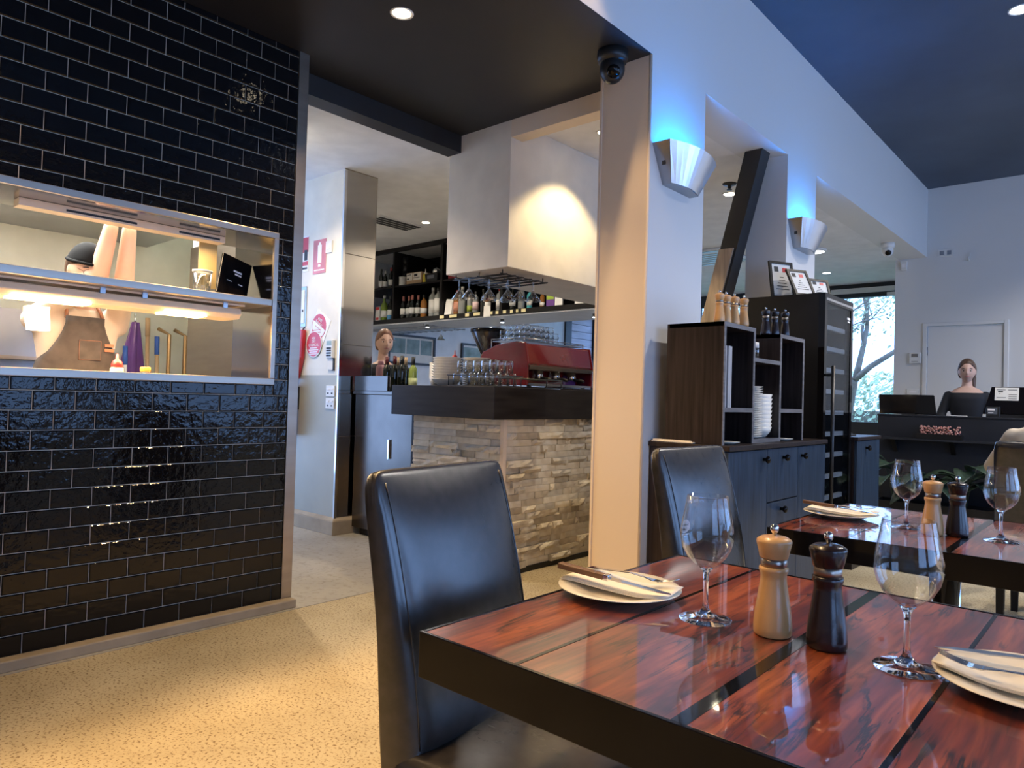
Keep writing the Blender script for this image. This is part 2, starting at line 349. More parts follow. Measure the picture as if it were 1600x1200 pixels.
# far wall of the dining room with service door
b = MB(); b.box(-2.30, -1.985, 9.684, 9.82, 0, ZH); b.box(-1.128, 3.6, 9.684, 9.82, 0, ZH); b.box(-1.985, -1.128, 9.684, 9.82, 2.2, ZH); b.box(-2.30, -2.2, 9.82, 11.3, 0, ZC)
struct('wall_far', b, m_white)
b = MB(); b.box(-1.985, -1.94, 9.665, 9.75, 0, 2.2); b.box(-1.172, -1.128, 9.665, 9.75, 0, 2.2); b.box(-1.94, -1.172, 9.665, 9.75, 2.16, 2.2)
fr = struct('trim_6', b, m_white, bevel=.004)
d1 = struct('door_1', MB().box(-1.936, -1.176, 9.69, 9.73, .01, 2.155), m_white)
for z in (.25, 1.05, 1.86): MB().tube([(-1.938, 9.686, z-.05), (-1.938, 9.686, z+.05)], .008, 8).build('hinge', m_steel2, d1)
b = MB(); b.box(-1.26, -1.24, 9.66, 9.69, 1.0, 1.06); b.tube([(-1.25, 9.655, 1.03), (-1.36, 9.65, 1.03)], .009, 8); b.build('door_handle', m_steel2, d1)
# passage wall / column beside kitchen, half painted grey, steel-clad flank
KX, KY = -4.893, 3.377
struct('wall_passage', MB().box(-9, KX-.012, KY, 3.675, 1.30, ZC), m_pass)
struct('wall_passage_lower', MB().box(-9, KX-.012, KY-.004, 3.675, 0, 1.30), m_grey)
cl = struct('wall_column_cladding', MB().box(KX-.012, KX-.001, KY-.008, 3.70, .135, ZC), m_steel)
for z0, z1 in ((.14, .80), (.803, 1.55), (1.553, 2.30), (2.303, 2.99)): MB().box(KX-.003, KX+.003, KY, 3.695, z0, z1).build('panel', m_polish, cl, bevel=.0015)
MB().box(KX-.014, KX+.005, KY-.012, KY+.012, .135, 2.99).build('corner_strip', m_chrome, cl)
b = MB().box(-9, KX+.03, KY-.04, 3.73, 0, .115); b.frustum((-9, KX+.03, KY-.04, 3.73), (-9, KX, KY-.01, 3.70), .115, .14); struct('baseboard_passage', b, m_plinth, bevel=.006)
# kitchen shell behind the servery
XR_K = -3.845
m_kwall = M('kitchen_wall_panel', (.60, .62, .55), .4)
b = MB(); b.box(-5.35, -5.25, -3, 2.42, 0, ZC); b.box(-5.25, -4.5, 2.32, 2.42, 0, ZC); b.box(-4.54, -4.5, 2.085, 2.32, 0, ZC); b.box(-4.54, TX-.12, 1.997, 2.085, 0, ZC); b.box(-5.35, TX-.12, -3.1, -3, 0, ZC); struct('wall_kitchen', b, m_kwall)
struct('trim_10', MB().box(-4.545, XR_K, 1.985, 1.9965, .9, 2.05), m_steel)
struct('trim_7', MB().box(-5.25, -4.55, -3, 1.985, 2.14, 2.5), m_steel2)          # exhaust hood edge
# bar room walls
struct('wall_bar', MB().box(-8.1, -8, 3.675, 11.3, 0, ZC), M('bar_wall_paint', (.66, .68, .70), .6))
# far glazing
GY = 11.25
m_frame = M('window_frame_dark', (.02, .024, .03), .45)
b = MB(); b.box(-8, -2.2, GY, GY+.1, 2.80, ZC); b.box(-8, -2.2, GY, GY+.1, 0, .95)
for x in (-8, -6.9, -5.8, -4.75, -3.62, -2.30): b.box(x, x+.08, GY, GY+.1, .95, 2.8)
w1 = struct('window_1', b, m_frame)
for x0, x1 in ((-7.92, -6.9), (-6.82, -5.8), (-5.72, -4.75), (-4.67, -3.62), (-3.54, -2.30)): MB().box(x0, x1, GY+.045, GY+.055, .95, 2.8).build('pane', m_pane, w1)
MB().box(-3.54, -2.3, GY-.06, GY, 2.86, 2.93).build('roller_blind_box', m_plast, w1); MB().box(-2.75, -2.3, GY-.12, GY-.06, 2.78, 2.83).build('roller_blind_bar', m_plast, w1)
# street wall (right) and wall behind, outside the frame
b = MB(); b.box(3.5, 3.6, -4, 9.7, 0, .65); b.box(3.5, 3.6, -4, 9.7, 2.9, ZH)
ys_ = (-4, -2.5, .1, .6, 3.2, 3.7, 6.3, 6.8, 9.4, 9.7)
for y0, y1 in ((-4, -2.5), (.1, .6), (3.2, 3.7), (6.3, 6.8), (9.4, 9.7)): b.box(3.5, 3.6, y0, y1, .65, 2.9)
struct('wall_right', b, m_white)
wn = 2
for y0, y1 in ((-2.5, .1), (.6, 3.2), (3.7, 6.3), (6.8, 9.4)):
    b = MB(); b.box(3.52, 3.58, y0, y0+.06, .65, 2.9); b.box(3.52, 3.58, y1-.06, y1, .65, 2.9); b.box(3.52, 3.58, y0, y1, .65, .71); b.box(3.52, 3.58, y0, y1, 2.84, 2.9)
    w = struct('window_%d' % wn, b, m_frame); wn += 1
    MB().box(3.545, 3.555, y0+.06, y1-.06, .71, 2.84).build('pane', m_pane, w)
struct('wall_back', MB().box(-9, 3.6, -4.1, -4, 0, ZH), m_white)
# horizontal boards and dark post at the end of the bar wall
tp = struct('trim_8', MB().box(-8, -7.96, 10.40, 10.58, 0, ZC), m_frame)
m_board = M('grey_blue_board', (.52, .50, .60), .6, var=(3, .15), stretch=(1, .5, 6))
bw = struct('wall_boards', MB().box(-8, -7.985, 10.58, 11.24, .0, ZC), m_frame)
for k in range(22): MB().box(-7.985, -7.965, 10.585, 11.24, .02+k*.135, .02+k*.135+.128).build('plank', m_board, bw, bevel=.004)
struct('trim_9', MB().box(-8, -7.90, 8.55, 8.75, 0, ZC), m_white)
# ground and hedge outside the far glazing
struct('ground', MB().box(-14, 4, 11.4, 30, -.3, -.12), M('lawn', (.10, .17, .07), .9, var=(3, .4)))

# ------------------------------------------------------------------ bar: body with split-face stones, thick counter
bar = thing('bar_counter', 'corner bar clad in split stone under a thick dark counter top', 'bar', (-3.3, 3.8, 0))
MB().box(-3.60, -3.075, 3.385, 5.2, 0, 1.015).box(-3.95, -3.60, 3.385, 3.80, 0, 1.015).build('body', m_black, bar)
b = MB(); b.prism([(-4.0, 3.205), (-3.0, 3.205), (-3.0, 5.2), (-3.68, 5.2), (-3.68, 3.86), (-4.0, 3.86)], 1.015, 1.222, 'z')
ct = b.build('counter_top', M('counter_dark_timber', (.011, .008, .007), .36, spec=.3, var=(3, .35), stretch=(1, 1, 10), bump=(10, .06, .001)), bar, bevel=.004)
MB().box(-3.075, -3.0445, 3.3555, 3.386, .02, 1.012).build('corner_strip', m_warmlit, bar)
MB().box(-3.97, -3.945, 3.375, 3.40, .0, 1.015).build('end_strip', m_black, bar)
MB().box(-3.07, -3.052, 3.4, 5.2, 0, .035).box(-3.95, -3.06, 3.372, 3.39, 0, .035).build('kick_strip', m_black, bar)
m_stone = bpy.data.materials.new('split_face_stone'); m_stone.use_nodes = True
N = m_stone.node_tree.nodes; L = m_stone.node_tree.links; p = N['Principled BSDF']; oi = N.new('ShaderNodeObjectInfo'); tc = N.new('ShaderNodeTexCoord')
rr = ramp(N, [(0, (.38, .33, .25)), (.3, (.60, .53, .42)), (.6, (.68, .62, .51)), (.85, (.50, .47, .41)), (1, (.78, .68, .50))]); L.new(oi.outputs['Random'], rr.inputs[0])
nn = N.new('ShaderNodeTexNoise'); nn.inputs['Scale'].default_value = 14; nn.inputs['Detail'].default_value = 6; L.new(tc.outputs['Object'], nn.inputs[0])
mx = N.new('ShaderNodeMix'); mx.data_type = 'RGBA'; mx.blend_type = 'OVERLAY'; mx.inputs[0].default_value = .5; L.new(rr.outputs[0], mx.inputs[6]); L.new(nn.outputs[0], mx.inputs[7]); L.new(mx.outputs[2], p.inputs['Base Color'])
bp = N.new('ShaderNodeBump'); bp.inputs['Strength'].default_value = .7; bp.inputs['Distance'].default_value = .006; L.new(nn.outputs[0], bp.inputs['Height']); L.new(bp.outputs[0], p.inputs['Normal']); p.inputs['Roughness'].default_value = .85
rng = random.Random(11); nst = 0
def stone(u0, u1, z0, z1, face):
    global nst
    nst += 1
    if rng.random() < .62: d0, amp = rng.uniform(.016, .022), .002
    else: d0, amp = rng.uniform(.022, .050), .013
    nu, nv = 5, 3; w, h = u1-u0-.002, z1-z0-.0015; vs = []; fs = []
    for j in range(nv):
        for i in range(nu):
            e = (i in (0, nu-1)) or (j in (0, nv-1))
            vs.append((u0+.001+w*i/(nu-1), z0+.0007+h*j/(nv-1), d0-(amp*.6 if e else 0)+rng.uniform(-amp, amp)*.7))
    for j in range(nv-1):
        for i in range(nu-1): a = j*nu+i; fs.append((a, a+1, a+nu+1, a+nu))
    rim = [i for i in range(nu)]+[nu*(j+1)-1 for j in range(1, nv)]+[nu*nv-1-i for i in range(1, nu)]+[nu*(nv-1-j) for j in range(1, nv-1)]
    base = len(vs)
    for i in rim: vs.append((vs[i][0], vs[i][1], 0))
    for q in range(len(rim)): q2 = (q+1) % len(rim); fs.append((rim[q], base+q, base+q2, rim[q2]))
    cu, cz = (u0+u1)/2, (z0+z1)/2
    if face == 'x': vv = [(d, u-cu, z-cz) for u, z, d in vs]; loc = (-3.075, cu, cz)
    else: vv = [(u-cu, -d, z-cz) for u, z, d in vs]; loc = (cu, 3.386, cz)
    o = MB().add(vv, fs).build('stone', m_stone, bar, world=False); o.location = Vector(loc)-bar.location
RH = .0445
for k in range(22):
    z0 = .035+k*RH; u = 3.388-rng.uniform(0, .0); 
    while u < 4.78:
        l = rng.choice((.06, .1, .14, .17, .22, .26)); u1 = min(u+l, 4.8) if u+l < 4.74 else 4.8
        stone(u, u1, z0, z0+RH, 'x'); u = u1
    if k >= 9:
        u = -3.94
        while u < -3.08:
            l = rng.choice((.08, .13, .17, .22, .26, .3)); u1 = u+l if u+l < -3.13 else -3.0755
            stone(u, u1, z0, z0+RH, 'y'); u = u1
lo = MB()
for k in range(9):
    u = -3.94
    while u < -3.08:
        u1 = min(u+rng.uniform(.1, .26), -3.0755); lo.box(u+.001, u1-.001, 3.386-rng.uniform(.016, .03), 3.386, .036+k*RH, .034+(k+1)*RH); u = u1
o = lo.build('stone_field', m_stone, bar); o['kind'] = 'stuff'
print('stones', nst)

# ------------------------------------------------------------------ servery (stainless pass) in the tiled wall
ps = thing('servery_pass', 'stainless steel kitchen pass with two open levels set in black tiled wall', 'kitchen pass', (-3.6, .8, 1.185))
XF, XR = TX+.012, -3.84
b = MB(); b.box(XF-.02, XF, OY0, OY1, OZ1-.032, OZ1); b.box(XF-.02, XF, OY0, OY1, OZ0, OZ0+.034); b.box(XF-.02, XF, OY1-.026, OY1, OZ0+.034, OZ1-.032); b.box(XF-.02, XF, OY0, OY0+.03, OZ0+.034, OZ1-.032)
b.build('face_frame', m_steel, ps, bevel=.002)
MB().box(XR, XF-.02, OY0, OY1-.006, OZ0+.006, OZ0+.033).build('sill', m_steel, ps)
MB().box(XR, XF-.02, OY0, OY1-.006, OZ1-.028, OZ1-.003).build('head_panel', m_polish, ps)
MB().box(XR, XF-.018, OY1-.024, OY1-.006, OZ0+.033, OZ1-.028).build('end_panel', m_polish, ps)
MB().box(XR+.02, XF-.004, OY0+.02, OY1-.026, 1.598, 1.634).build('mid_shelf', m_steel, ps, bevel=.003)
m_lithousing = M('heat_lamp_lit_housing', (.80, .66, .48), .35)  # housing coloured cream for the warm glow that falls on it
hl = MB().prism([(-3.70, 1.575), (-3.50, 1.575), (-3.49, 1.545), (-3.515, 1.52), (-3.685, 1.52), (-3.71, 1.545)], OY0+.1, 1.80, 'y').build('heat_lamp', m_lithousing, ps, bevel=.006)
MB().box(-3.70, -3.50, OY0+.1, 1.82, 1.588, 1.5975).build('heat_lamp_rail', m_lithousing, ps)
m_elem = M('heating_element', (1, .8, .5), .5, emit=((1, .66, .30), 22))
for y0, y1 in ((.80, 1.10), (1.42, 1.62), (.1, .5)): MB().box(-3.62, -3.50, y0, y1, 1.514, 1.5195).build('element', m_elem, hl)
for y in (1.13, 1.31, 1.70, .5): MB().box(-3.503, -3.49, y, y+.022, 1.57, 1.60).build('bracket', m_steel2, hl)
tl = MB().box(-3.70, -3.62, .84, 1.76, 1.925, 1.9585).build('upper_light_rail', M('lamp_rail_cream', (.78, .60, .42), .4), ps)
for y0, y1 in ((1.02, 1.32), (1.52, 1.73)): MB().box(-3.622, -3.617, y0, y1, 1.934, 1.944).build('slot', m_blkprint, tl)
area('heat_lamp_light', (-3.6, 1.2, 1.508), (0, 0, 0), .1, 1.1, 26, (1, .62, .28))
area('heat_lamp_upper', (-3.66, 1.3, 1.92), (0, 0, 0), .05, .9, 6, (1, .72, .42))
lb = thing('food_warmer_lamp', 'small glowing white heat lamp box hanging in the left of the pass', 'lamp', (-3.62, .925, 1.385))
MB().box(-3.66, -3.58, .882, .962, 1.478, 1.492).build('housing', m_lithousing, lb)
MB().tube([(-3.62, .922, 1.49), (-3.62, .922, 1.516)], .006).build('hanger', m_steel2, lb)
MB().frustum((-3.655, -3.585, .895, .968), (-3.66, -3.58, .882, .96), 1.39, 1.478).build('diffuser', M('warmer_glow', (1, 1, 1), .5, emit=((1, .93, .78), 5)), lb)
# ================================================================== DINING TABLES
TZ = .76
def table(label, y0, y1, xs, xr):
    t = thing('dining_table', label, 'table', ((xs[0]+xr)/2, (y0+y1)/2, 0), 0, 'red timber dining tables')
    e = .008
    for a, b_ in zip(xs[:-1], xs[1:]):
        g0 = .003; MB().box(a+g0, b_-g0, y0+e, y1-e, TZ-.03, TZ).build('plank', m_wood, t, bevel=.0015)
    for i, x in enumerate(xs[1:-1]):
        w = .0035 if i % 2 == 0 else .011
        MB().box(x-w, x+w, y0+e, y1-e, TZ-.02, TZ+.0006).build('resin_joint', m_resin, t)
    b = MB(); X0, X1 = xs[0], xs[-1]; z0 = TZ-.074
    b.box(X0-.002, X1+.002, y0, y0+e, z0, TZ+.001); b.box(X0-.002, X1+.002, y1-e, y1, z0, TZ+.001); b.box(X0-.002, X0+e-.002, y0+e, y1-e, z0, TZ+.001); b.box(X1-e+.002, X1+.002, y0+e, y1-e, z0, TZ+.001); b.box(X0+.01, X1-.01, y0+e, y1-e, z0+.01, z0+.02)
    b.build('edge_band', m_gloss, t, bevel=.0012)
    cx, cy = (xs[0]+xr)/2, (y0+y1)/2
    MB().lathe([(.045, .02), (.045, z0+.01)], 24, (cx, cy, 0)).build('leg', m_chrome, t)
    MB().lathe([(.0, 0), (.26, 0), (.26, .012), (.05, .03), (0, .03)], 32, (cx, cy, 0)).build('base_plate', m_metalblk, t)
    b = MB(); b.box(cx-.3, cx+.3, cy-.03, cy+.03, z0-.03, z0+.01); b.box(cx-.03, cx+.03, cy-.25, cy+.25, z0-.03, z0+.01); b.build('mounting_bracket', m_metalblk, t)
    return t
table('glossy red timber dining table in the foreground with black edge', .787, 1.662, [-.888, -.684, -.42, -.207, .05, .30, .52], .52)
table('glossy red timber dining table further back by the sideboard', 2.262, 3.085, [-.896, -.66, -.40, -.15, .10, .35], -.05)

def make_glass():
    g = thing('wine_glass', 'x', 'wine glass', (0, 0, 0), 0, 'stemmed wine glasses on the dining tables')
    prof = [(.004, .0925), (.012, .094), (.022, .100), (.034, .112), (.043, .128), (.047, .145), (.047, .160), (.044, .180), (.040, .200), (.0365, .222)]
    inn = [(r-.0011, z+.0012) for r, z in prof]; inn[0] = (.0, .0945); prof[0] = (.004, .0925)
    local(MB().lathe(prof+[(.0362, .2227)]+inn[::-1], 40), 'bowl', m_glass, g)
    local(MB().lathe([(0, 0), (.046, 0), (.0465, .0012), (.044, .0024), (.025, .006), (.012, .0115), (.0062, .020), (.0045, .033), (.0042, .065), (.0048, .080), (.009, .0895), (.0125, .0935), (.010, .0945), (0, .0945)], 40), 'stem', m_stem, g)
    def wrapf(a0):
        def w(co):        # co.x along arc, co.y height; bowl radius ~ .047 at the logo
            z = .160+co.y; r = .0478 - max(0, z-.160)*.16 - max(0, .145-z)*.3; a = a0+co.x/.0472
            return Vector(((r+co.z)*math.cos(a), (r+co.z)*math.sin(a), z))
        return w
    A0 = 0.0
    n = 20; vs = [(0, 0, 0)]+[(.0145*math.cos(2*PI*k/n), .0125*math.sin(2*PI*k/n), 0) for k in range(n)]; w = wrapf(A0)
    mb = MB(); mb.add([w(Vector(v)) for v in vs], [(0, k+1, (k+1) % n+1) for k in range(n)]); lg = local(mb, 'logo_badge', m_print, g)
    for s_, dy in (('Squires', .003), ('Loft', -.0055)):
        for zz in (.0004, -.0005): text(s_, .0066 if dy > 0 else .0072, m_blkprint, lg, Matrix.Translation((0, dy, zz)), wrap=w, extrude=.0001)
    text('THE STEAKHOUSE', .0032, m_print, lg, Matrix.Translation((0, -.0155, .0003)), wrap=w, extrude=.0001)
    return g
g0 = make_glass()
GL = [((-.588, 1.205, TZ+.0008), 174, 'wine glass between the bread plate and the pale pepper mill, foreground table'), ((-.262, 1.207, TZ+.0008), 36, 'wine glass right of the dark pepper mill on the foreground table'),
      ((-.577, 2.623, TZ+.0008), 175, 'wine glass left of the pale mill on the far table'), ((-.315, 2.595, TZ+.0008), 25, 'wine glass right of the dark mill on the far table')]
for i, (loc, a, lab) in enumerate(GL):
    o = g0 if i == 0 else dup(g0, loc, math.radians(a), lab)
    o.location = loc; o.rotation_euler.z = math.radians(a); o['label'] = lab

def make_mill(m, dark, s=1.0):
    t = thing('pepper_mill', 'x', 'pepper mill', (0, 0, 0), 0, 'pepper and salt mills')
    sc = lambda pr: [(r*s*.99, z*s*1.085) for r, z in pr]
    local(MB().lathe(sc([(0, 0), (.029, 0), (.0315, .003), (.0318, .014), (.0300, .035), (.0250, .065), (.0218, .085), (.0215, .094), (.0242, .1), (.0242, .105), (.021, .1065), (0, .1065)]), 32), 'body', m, t)
    local(MB().lathe(sc([(.0205, .1065), (.0218, .107), (.0218, .119), (.0205, .1195)]), 32), 'collar', m_steel, t)
    local(MB().lathe(sc([(0, .1195), (.0225, .1195), (.0235, .121), (.0265, .133), (.0295, .145), (.0285, .1485), (.022, .1525), (.010, .155), (0, .155)]), 32), 'head', m, t)
    local(MB().lathe(sc([(.0035, .154), (.0035, .158), (.0055, .160), (.0072, .164), (.0068, .169), (.004, .172), (0, .1727)]), 20), 'knob', m_chrome, t)
    return t
ml_w = make_mill(m_mill, 0); ml_d = make_mill(m_milld, 1)
for o, loc, lab in ((ml_w, (-.468, 1.212, TZ+.0008), 'pale wooden pepper mill on the foreground table'), (ml_d, (-.380, 1.214, TZ+.0008), 'dark wooden pepper mill on the foreground table')):
    o.location = loc; o['label'] = lab; o['group'] = 'mills on the dining tables'
dup(ml_w, (-.49, 2.56, TZ+.0008), 1, 'pale wooden pepper mill on the far table', 'mills on the dining tables'); dup(ml_d, (-.427, 2.585, TZ+.0008), 1, 'dark wooden pepper mill on the far table', 'mills on the dining tables')
mh_w = make_mill(m_mill, 0, .88); mh_d = make_mill(m_milld, 1, .88)
HW = [(-1.605, 3.37), (-1.603, 3.443), (-1.59, 3.512), (-1.578, 3.60)]
for i, (x, y) in enumerate(HW):
    lab = ['leftmost', 'second from left', 'third from left', 'rightmost'][i]+' of four pale mills on top of the dark shelf unit'
    o = mh_w if i == 0 else dup(mh_w, (x, y, 1.5655), i, lab); o.location = (x, y, 1.5655); o['label'] = lab; o['group'] = 'pale mills on the shelf unit'
for i, (x, y) in enumerate([(-1.66, 4.10), (-1.632, 4.165), (-1.60, 4.24)]):
    lab = ['leftmost', 'middle', 'rightmost'][i]+' of three dark mills on top of the dark shelf unit'
    o = mh_d if i == 0 else dup(mh_d, (x, y, 1.5655), i, lab); o.location = (x, y, 1.5655); o['label'] = lab; o['group'] = 'dark mills on the shelf unit'

# ---- bread plate, napkin, knife, fork
def make_plate():
    prof = [(0, .006), (.062, .006), (.066, .007), (.098, .016), (.122, .0195), (.1235, .0185), (.098, .0125), (.070, .002), (.060, 0), (0, 0)]
    o = MB().lathe(prof, 48, sx=1.0, sy=1.0).build('bread_plate', m_china); return o
def make_napkin():
    t = MB()
    for k in range(3):
        z = .0205+k*.0022; d = k*.006
        def fn(u, v, z=z, d=d):
            x = -.118+.226*u; y = -.052+.104*v+d*.3; sag = -.009*max(0, 1-((x/.10)**2+(y/.10)**2))
            if u > .8: y += (v-.5)*-.45*(u-.8)*.25
            return (x+d*.4, y*(1-.12*u), z+sag*.9+.003*math.sin(5*u+v*2)*(.4+u))
        top = [fn(i/13, j/5) for i in range(14) for j in range(6)]; bot = [(x, y, zz-.0016) for x, y, zz in top]; n = len(top); fs = []
        for i in range(13):
            for j in range(5):
                a = i*6+j; fs += [(a, a+6, a+7, a+1), (n+a, n+a+1, n+a+7, n+a+6)]
        rim = [i*6 for i in range(14)]+[13*6+j for j in range(1, 6)]+[i*6+5 for i in range(12, -1, -1)]+[j for j in range(4, 0, -1)]
        for q in range(len(rim)): a, c = rim[q], rim[(q+1) % len(rim)]; fs.append((a, n+a, n+c, c))
        t.add(top+bot, fs, True)
    return t.build('napkin', m_napkin)
def make_knife():
    t = thing('table_knife', 'x', 'knife')
    b = MB(); pts = [(-.125, .0, 0), (-.1, .0005, .002), (-.05, .0, .002), (-.022, 0, .001)]
    b.prism([(-.128, -.0085), (-.125, -.0105), (-.07, -.0095), (-.022, -.0075), (-.022, .0075), (-.07, .0095), (-.125, .0105), (-.128, .0085)], .0, .011, 'z'); local(b, 'handle', m_handle, t, bevel=.003, seg=2)
    for x in (-.105, -.075, -.045): local(MB().lathe([(0, .0113), (.002, .0113), (.002, .0108), (0, .0108)], 10, (x, 0, 0)), 'rivet', m_steel2, t)
    local(MB().box(-.024, -.012, -.0085, .0085, -.0005, .012), 'bolster', m_chrome, t, bevel=.002)
    local(MB().prism([(-.012, -.007), (.06, -.0085), (.09, -.006), (.115, .003), (.112, .006), (.08, .0075), (-.012, .0075)], .004, .0062, 'z'), 'blade', m_chrome, t)
    return t
def make_fork():
    t = thing('table_fork', 'x', 'fork')
    path = [(-.10, 0, .003), (-.05, 0, .006), (0, 0, .009), (.035, 0, .006), (.055, 0, .004)]
    hw = [.009, .008, .004, .0035, .009]; b = MB(); vs = []
    for (x, y, z), w in zip(path, hw): vs += [(x, -w, z), (x, w, z), (x, w, z+.0025), (x, -w, z+.0025)]
    fs = [(0, 1, 2, 3), (16, 19, 18, 17)]
    for i in range(4):
        for j in range(4): a = i*4+j; c = i*4+(j+1) % 4; fs.append((a, c, c+4, a+4))
    b.add(vs, fs); local(b, 'handle', m_chrome, t, bevel=.001)
    def tz(x): return .004+((x-.055)/.05)**2*.010
    b = MB().box(.053, .068, -.0095, .0095, .004, .006)
    for k in range(4):
        y = -.0078+k*.0052; b.tube([(.066, y, .005), (.08, y, tz(.08)+.001), (.094, y, tz(.094)+.001), (.107, y*.95, tz(.107)+.001)], [.0016, .0015, .0013, .0007], 6)
    local(b, 'tines', m_chrome, t); return t
pl0, na0, kn0, fo0 = make_plate(), make_napkin(), make_knife(), make_fork()
SET = [((-.785, 1.225), 0, 'left end of the foreground table'), ((-.108, 1.228), PI, 'right side of the foreground table'), ((-.80, 2.68), .03, 'left end of the far table')]
for i, ((x, y), a, w) in enumerate(SET):
    R_ = Matrix.Rotation(a, 2)
    def at(dx, dy): v = R_ @ Vector((dx, dy)); return (x+v.x, y+v.y)
    for src, nm, dx, dy, dz, ra, rx in ((pl0, 'round cream bread plate at the', 0, 0, .0005, 0, 0), (na0, 'folded cream napkin on the plate at the', .005, .005, .002, .06, 0), (kn0, 'wood-handled steak knife on the napkin at the', .012, -.035, .0335, .12, .075), (fo0, 'steel fork on the napkin at the', 0, .04, .0275, .02, .0)):
        o = src if i == 0 else dup(src, (0, 0, 0)); X, Y = at(dx, dy)
        o.location = (X, Y, TZ+dz); o.rotation_euler = (0, rx, a+ra)
        tag(o, nm+' '+w, {pl0: 'plate', na0: 'napkin', kn0: 'knife', fo0: 'fork'}[src], {pl0: 'bread plates', na0: 'napkins', kn0: 'steak knives', fo0: 'forks'}[src]+' set on the tables')

# ================================================================== CHAIRS
def make_chair():
    t = thing('dining_chair', 'x', 'chair', (0, 0, 0), 0, 'black leather high-back dining chairs')
    # local: faces +X, back panel at x<0 ; side profile (x,z) swept across width
    fr = [(-.112, .30), (-.118, .47), (-.138, .62), (-.174, .78), (-.216, .92), (-.243, .985)]
    bk = [(-.262, 1.0), (-.285, .992), (-.293, .97), (-.275, .90), (-.240, .78), (-.206, .62), (-.188, .47), (-.184, .30)]
    poly = fr+[(-.250, .998)]+bk; n = len(poly); W2 = .225
    vs = []; fs = []; secs = (-1, -.93, -.5, 0, .5, .93, 1)
    for s_ in secs:
        for (x, z) in poly:
            cx = -.24; k = .55 if abs(s_) == 1 else 1
            bulge = .010*(1-s_*s_) if x > -.245 and z < .97 else 0
            vs.append((cx+(x-cx)*k+bulge, s_*W2*(1-(.06*(1-z) if z < 1 else 0)*0), z-(.008 if abs(s_) == 1 and z > .9 else 0)))
    for i in range(len(secs)-1):
        for j in range(n): a = i*n+j; c = i*n+(j+1) % n; fs.append((a, c, c+n, a+n))
    fs += [tuple(range(n)), tuple(reversed(range((len(secs)-1)*n, len(secs)*n)))]
    o = local(MB().add(vs, fs, True), 'backrest', m_leather, t)
    sb = o.modifiers.new('sub', 'SUBSURF'); sb.levels = 2; sb.render_levels = 2
    ev = to_mesh(o); bvh = BVHTree.FromPolygons([v.co for v in ev.vertices], [p.vertices[:] for p in ev.polygons])
    # stitched seams down both sides of the back
    for s_ in (-1, 1):
        pts = [bvh.ray_cast(Vector((.3, s_*W2*.875, z)), Vector((-1, 0, 0)))[0]+Vector((.0008, 0, 0)) for z in (.48, .55, .62, .69, .76, .83, .90, .95, .975)]
        local(MB().tube(pts, .0018, 6), 'seam', m_leather, o)
    st = MB()
    def seat(u, v): return (0, 0, 0)
    b = MB().box(-.19, .26, -.225, .225, .36, .475); s2 = local(b, 'seat', m_leather, t, bevel=.035, seg=4)
    for p in s2.data.polygons: p.use_smooth = True
    local(MB().tube([(.255, -.222, .375), (.255, .222, .375)], .003, 6), 'piping', m_leather, s2)
    for x in (-.22, .22):
        for y in (-.19, .19): local(MB().frustum((x-.016, x+.016, y-.016, y+.016), (x-.021, x+.021, y-.021, y+.021), 0, .37), 'leg', m_black, t)
    return t
c0 = make_chair()
c0.location = (-.912, 1.118, 0); c0.rotation_euler = (0, 0, math.radians(8)); c0['label'] = 'black leather high-back chair at the left end of the foreground table'
dup(c0, (-.937, 2.285, 0), math.radians(-3.5), 'black leather high-back chair at the left end of the far table, beside the sideboard')
dup(c0, (-.362, 4.83, 0), math.radians(88), 'black leather high-back chair in which the diner in cream sits')

# ================================================================== SIDEBOARD, SHELF UNIT, WINE FRIDGE
sb = thing('sideboard', 'long black-stained sideboard with round knobs against the white pillar', 'cabinet', (-1.73, 4.0, 0))
SX = -1.51; SY0, SY1, SZ = 3.30, 4.735, .945
MB().box(-1.95, SX-.02, SY0+.004, SY1-.004, .06, SZ-.025).box(-1.93, SX-.06, SY0+.03, SY1-.03, 0, .06).build('body', m_dkwood, sb)
MB().box(-1.953, SX+.012, SY0-.006, SY1, SZ-.025, SZ).build('top', m_dkwood, sb, bevel=.003)
def knob(parent, x, y, z):
    mt = Matrix.Translation((x, y, z)) @ Matrix.Rotation(PI/2, 4, 'Y')
    MB().lathe([(.009, 0), (.009, .014), (.018, .020), (.020, .028), (.016, .036), (0, .038)], 20, mat=mt).build('knob', m_gloss, parent)
def door(name, y0, y1, z0, z1, ky=None, kz=None):
    d = MB().box(SX-.02, SX, y0+.002, y1-.002, z0+.002, z1-.002).build(name, m_doorw, sb, bevel=.002)
    if ky: knob(d, SX, ky, kz)
door('door', 3.305, 3.79, .07, .915, 3.735, .862); door('drawer', 3.79, 4.247, .625, .915, 4.012, .862); door('drawer', 3.79, 4.247, .34, .621, 3.99, .575); door('drawer', 3.79, 4.247, .07, .336, 3.99, .22); door('door', 4.247, 4.73, .07, .915, 4.303, .860)

